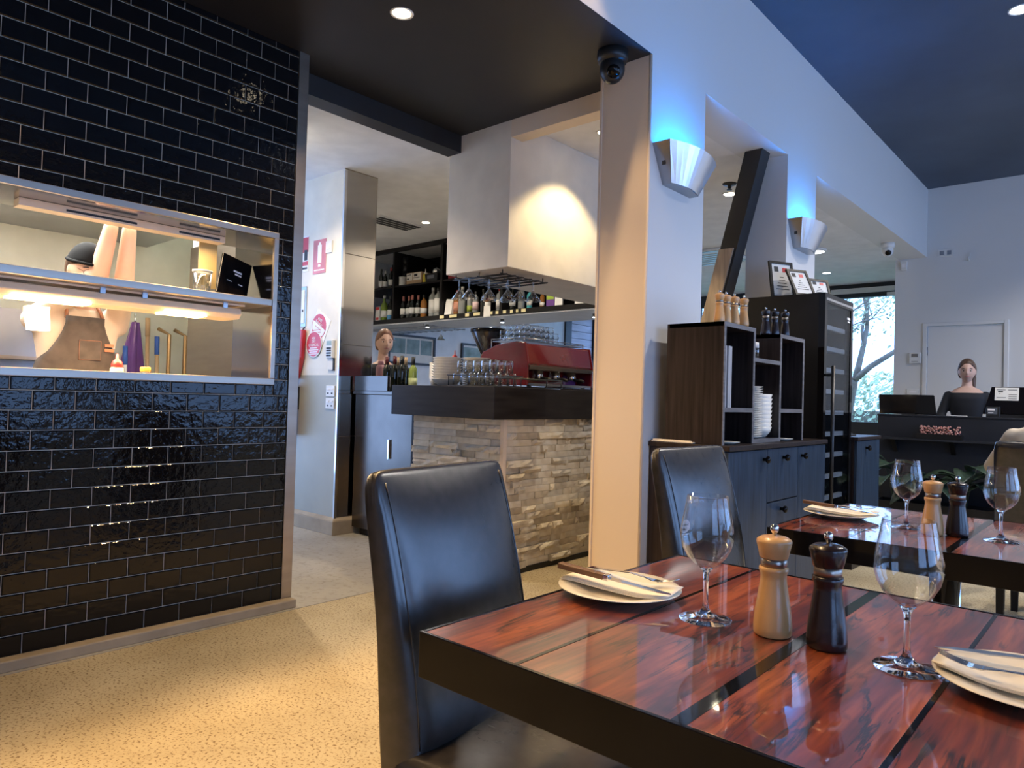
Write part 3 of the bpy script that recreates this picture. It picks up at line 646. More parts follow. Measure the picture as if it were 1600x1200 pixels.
hu = thing('shelf_unit', 'dark timber open shelf unit with pale front edges standing on the sideboard', 'shelf', (-1.72, 3.9, SZ))
HX0, HX1, HZ = -1.875, -1.556, 1.565
MB().box(HX0, HX1-.004, 3.33, 3.352, SZ+.001, HZ).build('side_panel', m_dkwood, hu)
for y in (3.70, 4.075): MB().box(HX0, HX1-.004, y-.011, y+.011, SZ+.001, HZ).build('divider', m_dkwood, hu)
MB().box(HX0, HX1-.004, 4.43, 4.452, SZ+.001, HZ).build('side_panel', m_dkwood, hu)
MB().box(HX0, HX0+.012, 3.352, 4.43, SZ+.001, HZ-.01).build('back_panel', m_dkwood, hu)
for (y0, y1, z) in ((3.33, 3.711, HZ-.022), (4.064, 4.452, HZ-.022), (3.352, 3.689, 1.112), (3.711, 4.064, 1.385), (4.086, 4.43, 1.112), (3.711, 4.064, SZ+.001)): MB().box(HX0+.012, HX1-.004, y0, y1, z, z+.022).build('shelf', m_dkwood, hu)
e = MB()
for y in (3.33, 3.689, 4.064, 4.43): e.box(HX1-.004, HX1, y, y+.022, SZ+.001, HZ)
for (y0, y1, z) in ((3.352, 3.689, HZ-.022), (4.086, 4.43, HZ-.022), (3.352, 3.689, 1.112), (3.711, 4.064, 1.385), (4.086, 4.43, 1.112), (3.711, 4.064, SZ+.001)): e.box(HX1-.004, HX1, y0, y1, z, z+.022)
e.build('front_edging', m_edge, hu)
# menus standing in the shelf unit
for k in range(6): tag(MB().box(-1.83, -1.575-.003*(k%3), 3.36+.021*k, 3.372+.021*k, 1.1345, 1.45).build('menu', M('menu_grey', (.42, .41, .41), .6) if k == 0 else bpy.data.materials['menu_grey']), ['first', 'second', 'third', 'fourth', 'fifth', 'sixth'][k]+' grey menu folder from the left in the left shelf bay', 'menu', 'menus in the left bay')
for k in range(3): tag(MB().box(-1.83, -1.59, 4.09+.02*k, 4.103+.02*k, 1.1345, 1.43-.02*k).build('menu', bpy.data.materials['menu_grey']), ['first', 'second', 'third'][k]+' grey menu folder from the left in the right shelf bay', 'menu', 'menus in the right bay')
# stacks of side plates and bowls in the middle bay
pz = SZ+.0235
small = MB().lathe([(0, 0), (.05, 0), (.074, .010), (.075, .012), (.05, .003), (0, .003)], 28).mesh('stacked_plate', m_chinaw)
for k in range(23):
    o = bpy.data.objects.new('side_plate', small); COL.objects.link(o); o.location = (-1.64, 3.835, pz+.0125*k); tag(o, 'white side plate in the tall stack in the middle shelf bay', 'plate', 'side plates in the shelf unit')
bowlm = MB().lathe([(0, 0), (.035, 0), (.06, .03), (.07, .062), (.067, .062), (.057, .031), (.034, .003), (0, .003)], 28).mesh('stacked_bowl', m_chinaw)
for k in range(9):
    o = bpy.data.objects.new('bowl', bowlm); COL.objects.link(o); o.location = (-1.64, 3.982, pz+.023*k); tag(o, 'white bowl in the stack right of the side plates', 'bowl', 'bowls in the shelf unit')
for x, y, lab in ((-1.62, 3.50, 'lower left shelf bay'), (-1.62, 4.25, 'lower right shelf bay')):
    o = bpy.data.objects.new('side_plate', small); COL.objects.link(o); o.location = (x, y, SZ+.001); tag(o, 'single white side plate in the '+lab, 'plate')
tag(MB().box(-1.94, -1.72, 3.315, 3.328, SZ+.001, SZ+.014).box(-1.94, -1.70, 3.302, 3.328, SZ+.001, SZ+.008).build('folded_cloth', m_napkin, bevel=.002), 'thin white folded cloth at the left end of the sideboard', 'cloth')
for k in range(3):
    c = thing('salt_grinder', ['leftmost', 'middle', 'rightmost'][k]+' of three small clear grinders on the middle shelf', 'grinder', (-1.60, 3.745+.04*k, 1.4075), 0, 'small clear grinders')
    local(MB().lathe([(0, 0), (.015, 0), (.015, .055), (.011, .065)], 16), 'body', m_barglass, c); local(MB().lathe([(.012, .06), (.015, .062), (.014, .09), (0, .094)], 16), 'cap', m_plast, c)

# wine fridge
wf = thing('wine_fridge', 'tall black wine fridge with glass door and long bar handle', 'fridge', (-1.78, 5.05, 0))
FX, FY0, FY1, FZ = -1.575, 4.75, 5.345, 1.895
MB().box(-2.05, -2.03, FY0, FY1, .03, FZ).box(-2.03, FX, FY0, FY0+.03, .03, FZ).box(-2.03, FX, FY1-.03, FY1, .03, FZ).box(-2.03, FX, FY0+.03, FY1-.03, FZ-.04, FZ).box(-2.03, FX, FY0+.03, FY1-.03, .03, .12).build('cabinet', m_black, wf)
dr = MB().box(FX, FX+.04, FY0, FY0+.045, .1, FZ).box(FX, FX+.04, FY1-.045, FY1, .1, FZ).box(FX, FX+.04, FY0+.045, FY1-.045, FZ-.06, FZ).box(FX, FX+.04, FY0+.045, FY1-.045, .1, .17).build('door', m_gloss, wf)
MB().box(FX+.028, FX+.036, FY0+.045, FY1-.045, .17, FZ-.06).build('glass', m_fridgegl, dr)
b = MB().tube([(FX+.085, FY0+.04, .35), (FX+.085, FY0+.04, 1.42)], .012, 10)
for z in (.40, 1.36): b.tube([(FX+.04, FY0+.04, z), (FX+.085, FY0+.04, z)], .008, 8)
b.build('handle', m_metalblk, dr)
MB().box(FX+.0365, FX+.0372, FY1-.12, FY1-.06, FZ-.13, FZ-.115).build('logo_mark', m_print, dr); MB().box(FX+.0365, FX+.0372, FY1-.11, FY1-.065, FZ-.15, FZ-.14).build('logo_mark', m_print, dr)
MB().box(FX+.0401, FX+.0415, FY0+.02, FY1-.005, FZ-.045, FZ-.03).build('trim_strip', m_chrome, dr)
m_oak = M('fridge_shelf_timber', (.36, .34, .33), .5)
for k in range(11):
    z = .25+.143*k; sh = MB().box(-2.0, FX-.02, FY0+.05, FY1-.05, z, z+.006).build('shelf', m_metalblk, wf); MB().box(FX-.02, FX+.002, FY0+.05, FY1-.05, z-.008, z+.022).build('shelf_front', m_oak, sh)
m_bdark = M('bottle_glass_dark', (.006, .008, .006), .06, spec=.7); m_cap = M('capsule_wine', (.10, .01, .015), .35)
WB = [(0, 0), (.036, 0), (.038, .004), (.038, .175), (.034, .200), (.018, .225), (.0145, .24), (.0145, .295), (.016, .296), (.016, .302), (0, .302)]
lying = MB().lathe(WB, 14, mat=Matrix.Rotation(PI/2, 4, 'Y')).mesh('lying_bottle', m_bdark)
for k in range(5):
    for j in range(4):
        o = bpy.data.objects.new('wine_bottle', lying); COL.objects.link(o); o.location = (-1.96, 4.86+.122*j, .25+.143*k+.0445); tag(o, 'dark wine bottle lying on a lower shelf inside the fridge', 'bottle', 'bottles lying in the wine fridge')
# framed certificates on the fridge
def certificate(x, y, rz, w, h, tilt, lab):
    t = thing('framed_certificate', lab, 'picture frame', (x, y, FZ+.001), rz, 'framed certificates on the fridge')
    mt = Matrix.Rotation(tilt, 4, 'Y')
    b = MB(); 
    for (y0, y1, z0, z1) in ((-w/2, -w/2+.018, 0, h), (w/2-.018, w/2, 0, h), (-w/2+.018, w/2-.018, 0, .018), (-w/2+.018, w/2-.018, h-.018, h)): b.box(-.008, .008, y0, y1, z0, z1, mt)
    b.box(-.009, -.004, -w/2, w/2, 0, h, mt); local(b, 'frame', m_black, t)
    p = local(MB().box(-.004, .002, -w/2+.018, w/2-.018, .018, h-.018, mt), 'paper', m_paper, t)
    b = MB()
    for k in range(5): b.box(.002, .0028, -w*.28+.01*k, w*.28-.01*k, h*.25+k*h*.08, h*.25+k*h*.08+.005, mt)
    b.box(.002, .003, -w*.3, -w*.12, h*.72, h*.86, mt); local(b, 'print_lines', m_blkprint, p)
    local(MB().box(.002, .003, w*.05, w*.25, h*.72, h*.84, mt), 'seal', m_redsign, p)
    local(MB().box(-.06, -.008, -.01, .01, 0, .006), 'stand', m_black, t)
certificate(-1.87, 4.92, -.5, .20, .27, -.16, 'largest framed certificate, leaning behind another on top of the fridge')
certificate(-1.70, 4.87, -.5, .17, .22, -.50, 'middle framed certificate tilted far back on top of the fridge')
certificate(-1.66, 5.06, -.5, .17, .15, -.30, 'small framed certificate with red seal on the right of the fridge top')
# second low cabinet past the fridge
c2 = thing('low_cabinet', 'black-stained low cabinet with one knob right of the wine fridge', 'cabinet', (-1.75, 5.75, 0))
MB().box(-1.95, -1.53, 5.40, 5.985, 0, .92).build('body', m_dkwood, c2); MB().box(-1.955, -1.50, 5.39, 5.99, .92, .945).build('top', m_dkwood, c2, bevel=.003)
d = MB().box(-1.53, -1.51, 5.41, 5.98, .06, .915).build('door', m_doorw, c2, bevel=.002); knob(d, -1.51, 5.62, .862)
tag(MB().box(-1.80, -1.60, 5.50, 5.70, .946, .956).box(-1.79, -1.62, 5.52, 5.68, .956, .964).build('paper_pile', m_blkprint, bevel=.002), 'flat dark folder pile lying on the low cabinet', 'folder')
sc = thing('point_of_sale_screen', 'dark tilted screen standing on the low cabinet beyond the fridge', 'screen', (-1.80, 5.85, .945))
MB().frustum((-1.95, -1.93, 5.7, 6.05), (-2.02, -2.005, 5.7, 6.05), 1.02, 1.36).build('display', m_gloss, sc); MB().tube([(-1.94, 5.87, .946), (-1.96, 5.87, 1.12)], .02).build('stand', m_metalblk, sc)
# leaning timber and steel strut between the pillars
st = thing('leaning_strut', 'black leaning strut with a lower timber face coloured as lit, rising to the ceiling behind the sideboard', 'strut', (-2.9, 4.95, 0))
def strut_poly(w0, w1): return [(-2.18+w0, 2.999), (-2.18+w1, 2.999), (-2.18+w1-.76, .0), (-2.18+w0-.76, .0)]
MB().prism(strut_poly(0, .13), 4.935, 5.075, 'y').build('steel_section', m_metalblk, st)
MB().prism([(-2.358, 2.30), (-2.246, 2.30), (-2.822, .0), (-2.934, .0)], 4.918, 4.936, 'y').build('timber_face_lit', M('timber_warm_lit', (.34, .25, .17), .6, var=(4, .3), stretch=(10, 10, .8)), st)  # tan stops partway up, painting the warm light on the lower strut
# ================================================================== WALL SCONCES, CEILING FITTINGS
m_blueglow = M('blue_led', (.05, .3, 1), .4, emit=((.03, .30, 1.0), 9))
m_scface = M('sconce_satin_metal', (.78, .82, .90), .24, 1)
def sconce(yc, lab):
    t = thing('wall_sconce', lab, 'wall light', (XB, yc, 2.335), 0, 'curved metal uplights on the pillars')
    n = 12; zt, zb = .195, .0
    def top(k): a = -1+2*k/n; return (.105+.06*(1-a*a), .27*a)
    def bot(k): a = -1+2*k/n; return (.055+.03*(1-a*a), .155*a)
    vs = [(top(k)[0], top(k)[1], zt) for k in range(n+1)]+[(bot(k)[0], bot(k)[1], zb) for k in range(n+1)]
    inn = [(x-.004, y, z) for x, y, z in vs]; N_ = len(vs); fs = []
    for k in range(n): fs += [(k, k+1, n+2+k, n+1+k), (N_+k, N_+n+1+k, N_+n+2+k, N_+k+1), (k, N_+k, N_+k+1, k+1), (n+1+k, n+2+k, N_+n+2+k, N_+n+1+k)]
    fs += [(0, n+1, N_+n+1, N_), (n, N_+n, N_+2*n+1, 2*n+1)]
    local(MB().add(vs+inn, fs, False), 'front_shade', m_scface, t)
    for s_ in (-1, 1):
        b = MB(); y = .27*s_; yb = .155*s_; th = -.004*s_
        b.add([(.0, y, zt), (.105, y, zt), (.055, yb, zb), (.0, yb, zb), (.0, y+th, zt), (.101, y+th, zt), (.051, yb+th, zb), (.0, yb+th, zb)], [(0, 1, 2, 3), (7, 6, 5, 4), (0, 4, 5, 1), (1, 5, 6, 2), (2, 6, 7, 3), (3, 7, 4, 0)])
        sp = local(b, 'side_panel', m_steel2, t)
        local(MB().box(.03, .05, -.002, .002, .085, .115, Matrix.Translation((0, .216*s_, 0)) @ Matrix.Rotation(0, 4, 'Z')), 'vent_slot', m_blkprint, sp)
    local(MB().prism([(0, -.155), (.055, -.155), (.085, 0), (.055, .155), (0, .155)], -.003, .0, 'z'), 'base', m_steel2, t)
    b = MB()
    for k in range(26):
        a = -1+2*(k+.5)/26; b.box(.095+.06*(1-a*a)-.004, .095+.06*(1-a*a)+.003, .262*a-.005, .262*a+.005, zt-.012, zt-.006)
    local(b, 'led_strip', m_blueglow, t)
    local(MB().box(.004, .07, -.2, .2, .10, .11), 'light_tray', m_scface, t)
    l = area('sconce_uplight', (.05, 0, .125), (PI, 0, 0), .07, .36, 9, (.0, .27, 1)); l.parent = t; return t
sconce(3.535, 'curved metal wall light glowing blue on the nearer pillar')
sconce(5.465, 'curved metal wall light glowing blue on the further pillar')

def downlight(x, y, z, lab, m=None, r=.045, power=0, col=WARM, ang=90, blend=.5):
    t = thing('downlight', lab, 'ceiling light', (x, y, z), 0, 'recessed ceiling downlights')
    local(MB().lathe([(r, -.001), (r+.014, -.001), (r+.012, -.006), (r, -.004)], 24, close=True), 'trim_ring', m_plast, t)
    local(MB().lathe([(0, -.003), (r, -.003), (r, -.0015), (0, -.0015)], 24), 'lens', m or m_lamp, t)
    if power: s_ = spot('downlight_beam', (0, 0, -.02), power, col, ang, blend, .04); s_.parent = t
    return t
downlight(-2.69, 2.144, ZC, 'bright downlight in the black ceiling above the walkway', power=95, ang=115)
for y in (.5, -1.2): downlight(-2.69, y, ZC, 'downlight in the black ceiling nearer the viewer, out of view', power=38, ang=110)
downlight(-5.72, 4.97, ZC, 'small downlight beside the vent in the white bar ceiling', m_lamp, .04, 45, (1, .86, .7), 120)
downlight(-2.78, 4.0, ZC, 'downlight washing the side of the bar bulkhead, hidden by the lintel', m_lamp, .04, 85, (1, .78, .42), 105, .35)
downlight(-2.72, 5.858, ZC, 'downlight behind the leaning strut in the white ceiling', m_lamp, .05, 30, (1, .84, .66), 120)
downlight(-3.256, 10.1, ZC, 'small downlight in the white ceiling near the far glazing', m_lampc, .05, 0)
downlight(-.62, 5.667, ZH, 'downlight in the high dark ceiling at the upper right corner', m_lampc, .06, 70, (1, .9, .8), 110)
for y in (4.4, 6.2, 8.0): downlight(.45, y, ZH, 'added unseen downlight in the high dark ceiling past the right edge of the view', m_lampc, .06, 190, (1, .93, .86), 130)  # added lamps, unseen, that brighten the far wall
for y in (-1.4, -.5, .4, 1.3, 2.2): downlight(-1.795, y, ZH, 'warm downlight in the high dark ceiling along the white beam, out of view', m_lamp, .045, 125, WARM, 84, .3)
for x, y in ((-4.6, 2.5), (-4.3, 4.6), (-6.6, 4.4), (-4.5, 7.6), (-6.0, 8.6)): downlight(x, y, ZC, 'added downlight in the white ceiling of bar or passage, out of view', m_lamp, .04, 120 if y < 2.6 else 75, (1, .82, .60) if y < 2.6 else (1, .90, .78), 140)  # added lamps out of view that fill the bar and passage
# ceiling ring light, sprinkler, cassette, vent
t = thing('ring_light', 'flat round white ceiling disc light past the second pillar', 'ceiling light', (-2.875, 8.535, ZC)); local(MB().lathe([(0, -.03), (.10, -.03), (.12, -.022), (.12, -.001), (0, -.001)], 28), 'housing', m_plast, t); local(MB().lathe([(0, -.032), (.09, -.032), (.09, -.0302), (0, -.0302)], 28), 'diffuser', m_lampc, t)
t = thing('fire_sprinkler', 'small dark sprinkler head on the white ceiling', 'sprinkler', (-2.595, 5.584, ZC)); local(MB().lathe([(0, -.001), (.06, -.001), (.05, -.012), (.016, -.014), (.016, -.04), (0, -.04)], 20), 'escutcheon', m_metalblk, t); local(MB().lathe([(0, -.05), (.022, -.05), (.022, -.054), (0, -.054)], 16), 'deflector', m_metalblk, t); local(MB().tube([(0, 0, -.04), (0, 0, -.052)], .006), 'pin', m_steel2, t)
t = thing('ceiling_cassette', 'square white air conditioning cassette in the far bar ceiling', 'air conditioner', (-4.1, 8.2, ZC)); local(MB().box(-.42, .42, -.42, .42, -.03, -.001), 'panel', m_plast, t, bevel=.01)
for k in range(4): local(MB().box(-.32, .32, .33, .39, -.034, -.029, Matrix.Rotation(k*PI/2, 4, 'Z')), 'slot', m_steel2, t)
for k in range(5): local(MB().box(-.25, .25, -.22+.1*k, -.17+.1*k, -.034, -.029), 'grille_bar', m_steel2, t)
t = thing('ceiling_vent', 'slotted air vent in the white ceiling left of the small downlight', 'vent', (-6.02, 4.78, ZC), 0); local(MB().box(-.16, .16, -.30, .30, -.012, -.001), 'frame', m_plast, t)
for k in range(4): local(MB().box(-.13+.07*k, -.085+.07*k, -.27, .27, -.016, -.011), 'slot', m_blkprint, t)
# dome cameras
def dome(x, y, m, lab, rz=0, s=1.28):
    t = thing('security_camera', lab, 'camera', (x, y, ZC), rz)
    local(MB().lathe([(0, -.001), (.062*s, -.001), (.064*s, -.03*s), (.058*s, -.05*s), (0, -.05*s)], 28), 'base', m, t)
    b = local(MB().sphere((0, 0, -.075*s), .052*s, .052*s, .06*s, 24, 14), 'ball', m, t)
    mt = Matrix.Translation((0, -.030*s, -.094*s)) @ Matrix.Rotation(PI/2+.75, 4, 'X')
    local(MB().lathe([(0, 0), (.026*s, 0), (.028*s, .012*s), (.024*s, .022*s), (0, .024*s)], 20, mat=mt), 'lens', m_gloss, b); return t
dome(-2.105, 3.09, m_metalblk, 'black dome security camera where the black ceiling meets the beam', .75)
dome(-2.132, 8.63, m_plast, 'white dome security camera on the white ceiling near the far wall', .4, 1.15)

# ================================================================== PASSAGE WALL FITTINGS
def plate_y(name, lab, cat, x, z, w, h, d, m, group=None):
    t = thing(name, lab, cat, (x, KY-.004, z-h/2), 0, group); return t
YW = KY-.0005
def flat(mb, x0, x1, z0, z1, d0, d1): return mb.box(x0, x1, YW-d1, YW-d0, z0, z1)
t = thing('safety_sign', 'narrow red and white safety sign beside the steel trim', 'sign', (-5.47, KY, 2.22)); flat(MB(), -5.54, -5.405, 2.20, 2.51, 0, .003).build('board', m_print, t)
flat(MB(), -5.535, -5.41, 2.37, 2.50, .003, .004).build('red_field', m_redsign, t); flat(MB(), -5.535, -5.41, 2.255, 2.29, .003, .004).build('red_band', m_redsign, t); flat(MB(), -5.47, -5.42, 2.30, 2.39, .004, .005).build('pictogram', m_blkprint, t); flat(MB(), -5.53, -5.42, 2.222, 2.238, .003, .004).build('print_line', m_blkprint, t)
t = thing('safety_sign', 'shiny faded red sign with pale extinguisher picture', 'sign', (-5.235, KY, 2.165)); flat(MB(), -5.33, -5.14, 2.165, 2.455, 0, .003).build('board', m_pinksign, t); flat(MB(), -5.262, -5.205, 2.255, 2.41, .003, .0045).build('pictogram', m_print, t); flat(MB(), -5.25, -5.217, 2.41, 2.43, .003, .0045).build('pictogram_top', m_print, t); flat(MB(), -5.252, -5.218, 2.222, 2.242, .003, .0045).build('print_block', m_print, t); flat(MB(), -5.31, -5.16, 2.19, 2.2, .003, .0045).build('print_line', m_print, t)
t = thing('wall_switch', 'small pale switch plate right of the faded red sign', 'switch', (-5.10, KY, 2.32)); flat(MB(), -5.138, -5.05, 2.325, 2.425, 0, .01).build('plate', m_plast, t, bevel=.002); flat(MB(), -5.115, -5.075, 2.355, 2.395, .01, .014).build('rocker', m_plast, t)
t = thing('wall_panel_box', 'flush grey access panel with lock near the steel trim', 'panel', (-5.49, KY, 1.72)); flat(MB(), -5.56, -5.41, 1.72, 2.07, 0, .006).build('frame', m_steel2, t, bevel=.002); flat(MB(), -5.55, -5.435, 1.75, 2.04, .006, .010).build('panel_door', m_plast, t); flat(MB(), -5.462, -5.448, 1.85, 1.87, .01, .014).build('lock', m_blkprint, t)
def ring(cx, cz, rx, rz, m, parent, d0, d1, name, n=28, clip=None, rot=0):
    pts = []
    for k in range(n):
        a = 2*PI*k/n; x, z = rx*math.cos(a), rz*math.sin(a)
        if clip: z = max(clip[0], min(clip[1], z))
        pts.append((cx+x*math.cos(rot)-z*math.sin(rot), cz+x*math.sin(rot)+z*math.cos(rot)))
    return MB().prism(pts, YW-d1, YW-d0, 'y').build(name, m, parent)
t = thing('round_sticker', 'round red and white fire blanket sign tilted above the other round sign', 'sign', (-5.20, KY, 1.60))
MB().box(-.115, .115, YW-.003-KY+KY, YW, -.115, .115, Matrix.Translation((-5.19, 0, 1.71)) @ Matrix.Rotation(.5, 4, 'Y')).build('backing', m_print, t)
ring(-5.207, 1.713, .105, .105, m_redsign, t, .003, .0045, 'red_disc', clip=(-.2, .2)); ring(-5.207, 1.713, .098, .098, m_print, t, .0045, .0055, 'white_band', clip=(-.065, .012), rot=-.5)
text('FIRE', .036, m_print, t, Matrix.Translation((-5.19, YW-.006, 1.766)) @ Matrix.Rotation(.5, 4, 'Y') @ FACE_MY); text('BLANKET', .026, m_print, t, Matrix.Translation((-5.205, YW-.006, 1.738)) @ Matrix.Rotation(.5, 4, 'Y') @ FACE_MY)
for k in range(3): text('for fat fires and', .014, m_redsign, t, Matrix.Translation((-5.215-.009*k, YW-.0065, 1.70-.018*k)) @ Matrix.Rotation(.5, 4, 'Y') @ FACE_MY) if k == 0 else flat(MB(), -5.28, -5.17, 1.70-.02*k, 1.705-.02*k, .0055, .006).build('print_line', m_redsign, t)
t = thing('round_sticker', 'round red dry chemical extinguisher sign at the paint line', 'sign', (-5.266, KY, 1.45))
ring(-5.266, 1.563, .116, .112, m_print, t, .008, .010, 'white_border'); ring(-5.266, 1.563, .108, .104, m_redsign, t, .010, .0115, 'red_disc')
for s_, z, sz in (('ABE', 1.612, .030), ('DRY', 1.585, .030), ('CHEMICAL', 1.555, .032)): text(s_, sz, m_print, t, Matrix.Translation((-5.266, YW-.012, z)) @ FACE_MY)
for k, w in enumerate((.07, .09, .075, .085)): flat(MB(), -5.266-w*.8, -5.266+w*.8, 1.527-.017*k, 1.534-.017*k, .0115, .0122).build('print_line', m_print, t)
t = thing('intercom_keypad', 'grey wall keypad handset with a note hanging below', 'keypad', (-5.01, KY, 1.36)); flat(MB(), -5.055, -4.965, 1.44, 1.59, 0, .03).build('housing', m_plast, t, bevel=.006); flat(MB(), -5.045, -4.975, 1.545, 1.582, .03, .032).build('display', M('lcd_green', (.25, .32, .26), .3), t)
for r_ in range(4):
    for c_ in range(3): flat(MB(), -5.043+.023*c_, -5.026+.023*c_, 1.455+.02*r_, 1.467+.02*r_, .03, .034).build('key', m_blkprint, t)
flat(MB(), -5.05, -4.975, 1.345, 1.438, .012, .014).build('note', m_paper, t); flat(MB(), -4.99, -4.96, 1.335, 1.44, 0, .01).build('clip', m_blkprint, t)
for nm, lab, z in (('power_outlet', 'white double power outlet above the other on the grey wall', 1.168), ('wall_switch_plate', 'white switch plate below the power outlet on the grey wall', 1.066)):
    t = thing(nm, lab, 'outlet', (-4.995, KY, z-.05)); flat(MB(), -5.055, -4.935, z-.045, z+.045, .004, .016).build('plate', m_plast, t, bevel=.003)
    for k in range(2): flat(MB(), -5.04+.055*k, -5.005+.055*k, z+.008, z+.022, .016, .02).build('rocker', m_print, t); flat(MB(), -5.035+.055*k, -5.012+.055*k, z-.025, z-.012, .016, .0168).build('socket', m_blkprint, t)
t = thing('fire_extinguisher', 'red fire extinguisher hanging at the passage corner', 'extinguisher', (-5.50, KY-.1, .76))
MB().lathe([(0, .78), (.065, .78), (.072, .79), (.072, 1.18), (.066, 1.215), (.03, 1.24), (.02, 1.25), (.02, 1.27), (0, 1.27)], 28, (-5.50, KY-.085, 0)).build('cylinder', m_red, t)
MB().lathe([(.0725, 1.10), (.0732, 1.10), (.0732, 1.145), (.0725, 1.145)], 28, (-5.50, KY-.085, 0)).build('label_band', m_print, t); MB().lathe([(.0725, .84), (.0732, .84), (.0732, .846), (.0725, .846)], 28, (-5.50, KY-.085, 0)).build('base_band', m_blkprint, t)
b = MB().box(-5.52, -5.44, KY-.10, KY-.07, 1.27, 1.295); b.tube([(-5.45, KY-.085, 1.285), (-5.41, KY-.09, 1.26), (-5.40, KY-.10, 1.22)], .009); b.tube([(-5.5, KY-.085, 1.29), (-5.42, KY-.085, 1.335)], .008); b.build('valve', m_metalblk, t)
MB().tube([(-5.45, KY-.09, 1.28), (-5.405, KY-.10, 1.2), (-5.415, KY-.13, 1.0), (-5.43, KY-.13, .86)], .011).build('hose', m_metalblk, t); MB().box(-5.53, -5.47, KY-.015, KY-.005, 1.0, 1.2).build('bracket', m_metalblk, t)
t = thing('fire_blanket_case', 'red fire blanket pouch hung above the extinguisher', 'fire blanket', (-5.46, KY-.03, 1.26)); b = MB(); b.prism([(-5.56, 1.69), (-5.385, 1.69), (-5.40, 1.45), (-5.46, 1.27), (-5.56, 1.27)], KY-.055, KY-.008, 'y'); b.build('pouch', m_red, t, bevel=.01); MB().box(-5.45, -5.415, KY-.0575, KY-.0545, 1.58, 1.65).build('label_tab', m_print, t); MB().tube([(-5.43, KY-.02, 1.69), (-5.43, KY-.005, 1.715)], .006).build('hook', m_metalblk, t)
# fittings on the far wall
FW = 9.683
t = thing('thermostat', 'white thermostat box left of the service door', 'thermostat', (-2.06, FW, 1.715)); MB().box(-2.125, -2.0, FW-.03, FW, 1.715, 1.845).build('housing', m_plast, t, bevel=.005); MB().box(-2.10, -2.03, FW-.032, FW-.03, 1.79, 1.83).build('display', m_steel2, t); MB().box(-2.10, -2.03, FW-.032, FW-.03, 1.735, 1.742).build('slot', m_steel2, t)
t = thing('power_outlet', 'white outlet plate low on the far wall behind the monitor', 'outlet', (-2.085, FW, 1.33)); MB().box(-2.15, -2.02, FW-.012, FW, 1.335, 1.405).build('plate', m_plast, t, bevel=.003); MB().box(-2.12, -2.05, FW-.015, FW-.012, 1.36, 1.38).build('rocker', m_print, t)
t = thing('power_outlet', 'grey double outlet plate high on the far wall', 'outlet', (-1.758, FW, 2.98)); MB().box(-1.84, -1.68, FW-.012, FW, 2.985, 3.075).build('plate', m_plast, t, bevel=.003)
for k in range(2): MB().box(-1.82+.075*k, -1.775+.075*k, FW-.0145, FW-.012, 3.005, 3.055).build('socket', m_steel2, t)
t = thing('wall_hook', 'small white hook on the far wall right of the high outlet', 'hook', (-1.52, FW, 2.9)); MB().box(-1.53, -1.51, FW-.006, FW, 2.9, 3.0).build('plate', m_plast, t); MB().tube([(-1.52, FW-.004, 2.92), (-1.52, FW-.04, 2.91), (-1.52, FW-.045, 2.95)], .006).build('prong', m_plast, t)
t = thing('motion_sensor', 'small white corner sensor on the far wall under the beam', 'sensor', (-2.2, FW, 2.86)); MB().frustum((-2.225, -2.175, FW-.03, FW), (-2.235, -2.165, FW-.045, FW), 2.86, 2.97).build('housing', m_plast, t); MB().box(-2.222, -2.178, FW-.043, FW-.036, 2.895, 2.94).build('lens', m_print, t)
# ================================================================== BACK BAR SHELF AND BOTTLES
bs = thing('back_bar_shelf', 'black ceiling-hung shelving behind the bar holding bottles', 'shelf', (-5.6, 5.95, 2.05))
BX0, BX1, BY0, BY1 = -7.98, -3.74, 5.61, 6.35
MB().box(BX0, BX1, BY0, BY1, 2.052, 2.102).build('bottom_shelf', m_black, bs)
MB().box(BX0, BX1, BY0+.02, BY1, 2.500, 2.522).build('middle_shelf', m_black, bs)
MB().box(BX0, BX1, BY1-.02, BY1, 2.102, 2.999).build('back_panel', m_black, bs)
MB().box(BX0, BX1, BY0, BY0+.05, 2.95, 2.998).build('top_rail', m_black, bs)
for x in (-7.05, -6.165, -5.2): MB().box(x-.018, x+.018, BY0+.01, BY1-.02, 2.103, 2.95).build('divider', m_black, bs)
MB().box(BX0, BX1, BY0+.01, BY1, 2.035, 2.051).build('soffit_panel', M('shelf_soffit', (.42, .44, .47), .45), bs)
m_tag = M('price_tag', (.75, .66, .36), .7)
for i, p_ in enumerate((-6.12, -5.93, -5.70, -5.55, -5.33, -5.24, -5.13, -5.03, -4.95, -4.86, -5.42)):
    w = (.035, .06, .03, .05, .022, .02, .022, .018, .015, .03, .02)[i]; o = MB().box(p_-w, p_+w, BY0-.003, BY0-.0005, 2.062, 2.095).build('price_tag', m_tag, bs)
tag(MB().box(-5.44, -5.34, BY0-.004, BY0-.001, 2.04, 2.16).build('paper_note', m_paper), 'paper note taped on the bar shelf edge below the martini glasses', 'note')
for x, y in ((-6.607, 5.82), (-5.38, 5.85), (-4.17, 5.92)):
    t = thing('shelf_spotlight', 'small glowing spotlight under the back bar shelf', 'light', (x, y, 2.034), 0, 'spotlights under the back bar shelf'); local(MB().lathe([(0, -.002), (.02, -.002), (.026, -.03), (.02, -.034), (0, -.034)], 16), 'body', m_steel2, t); local(MB().lathe([(0, -.037), (.02, -.037), (.02, -.035), (0, -.035)], 16), 'bulb', m_lampc, t)
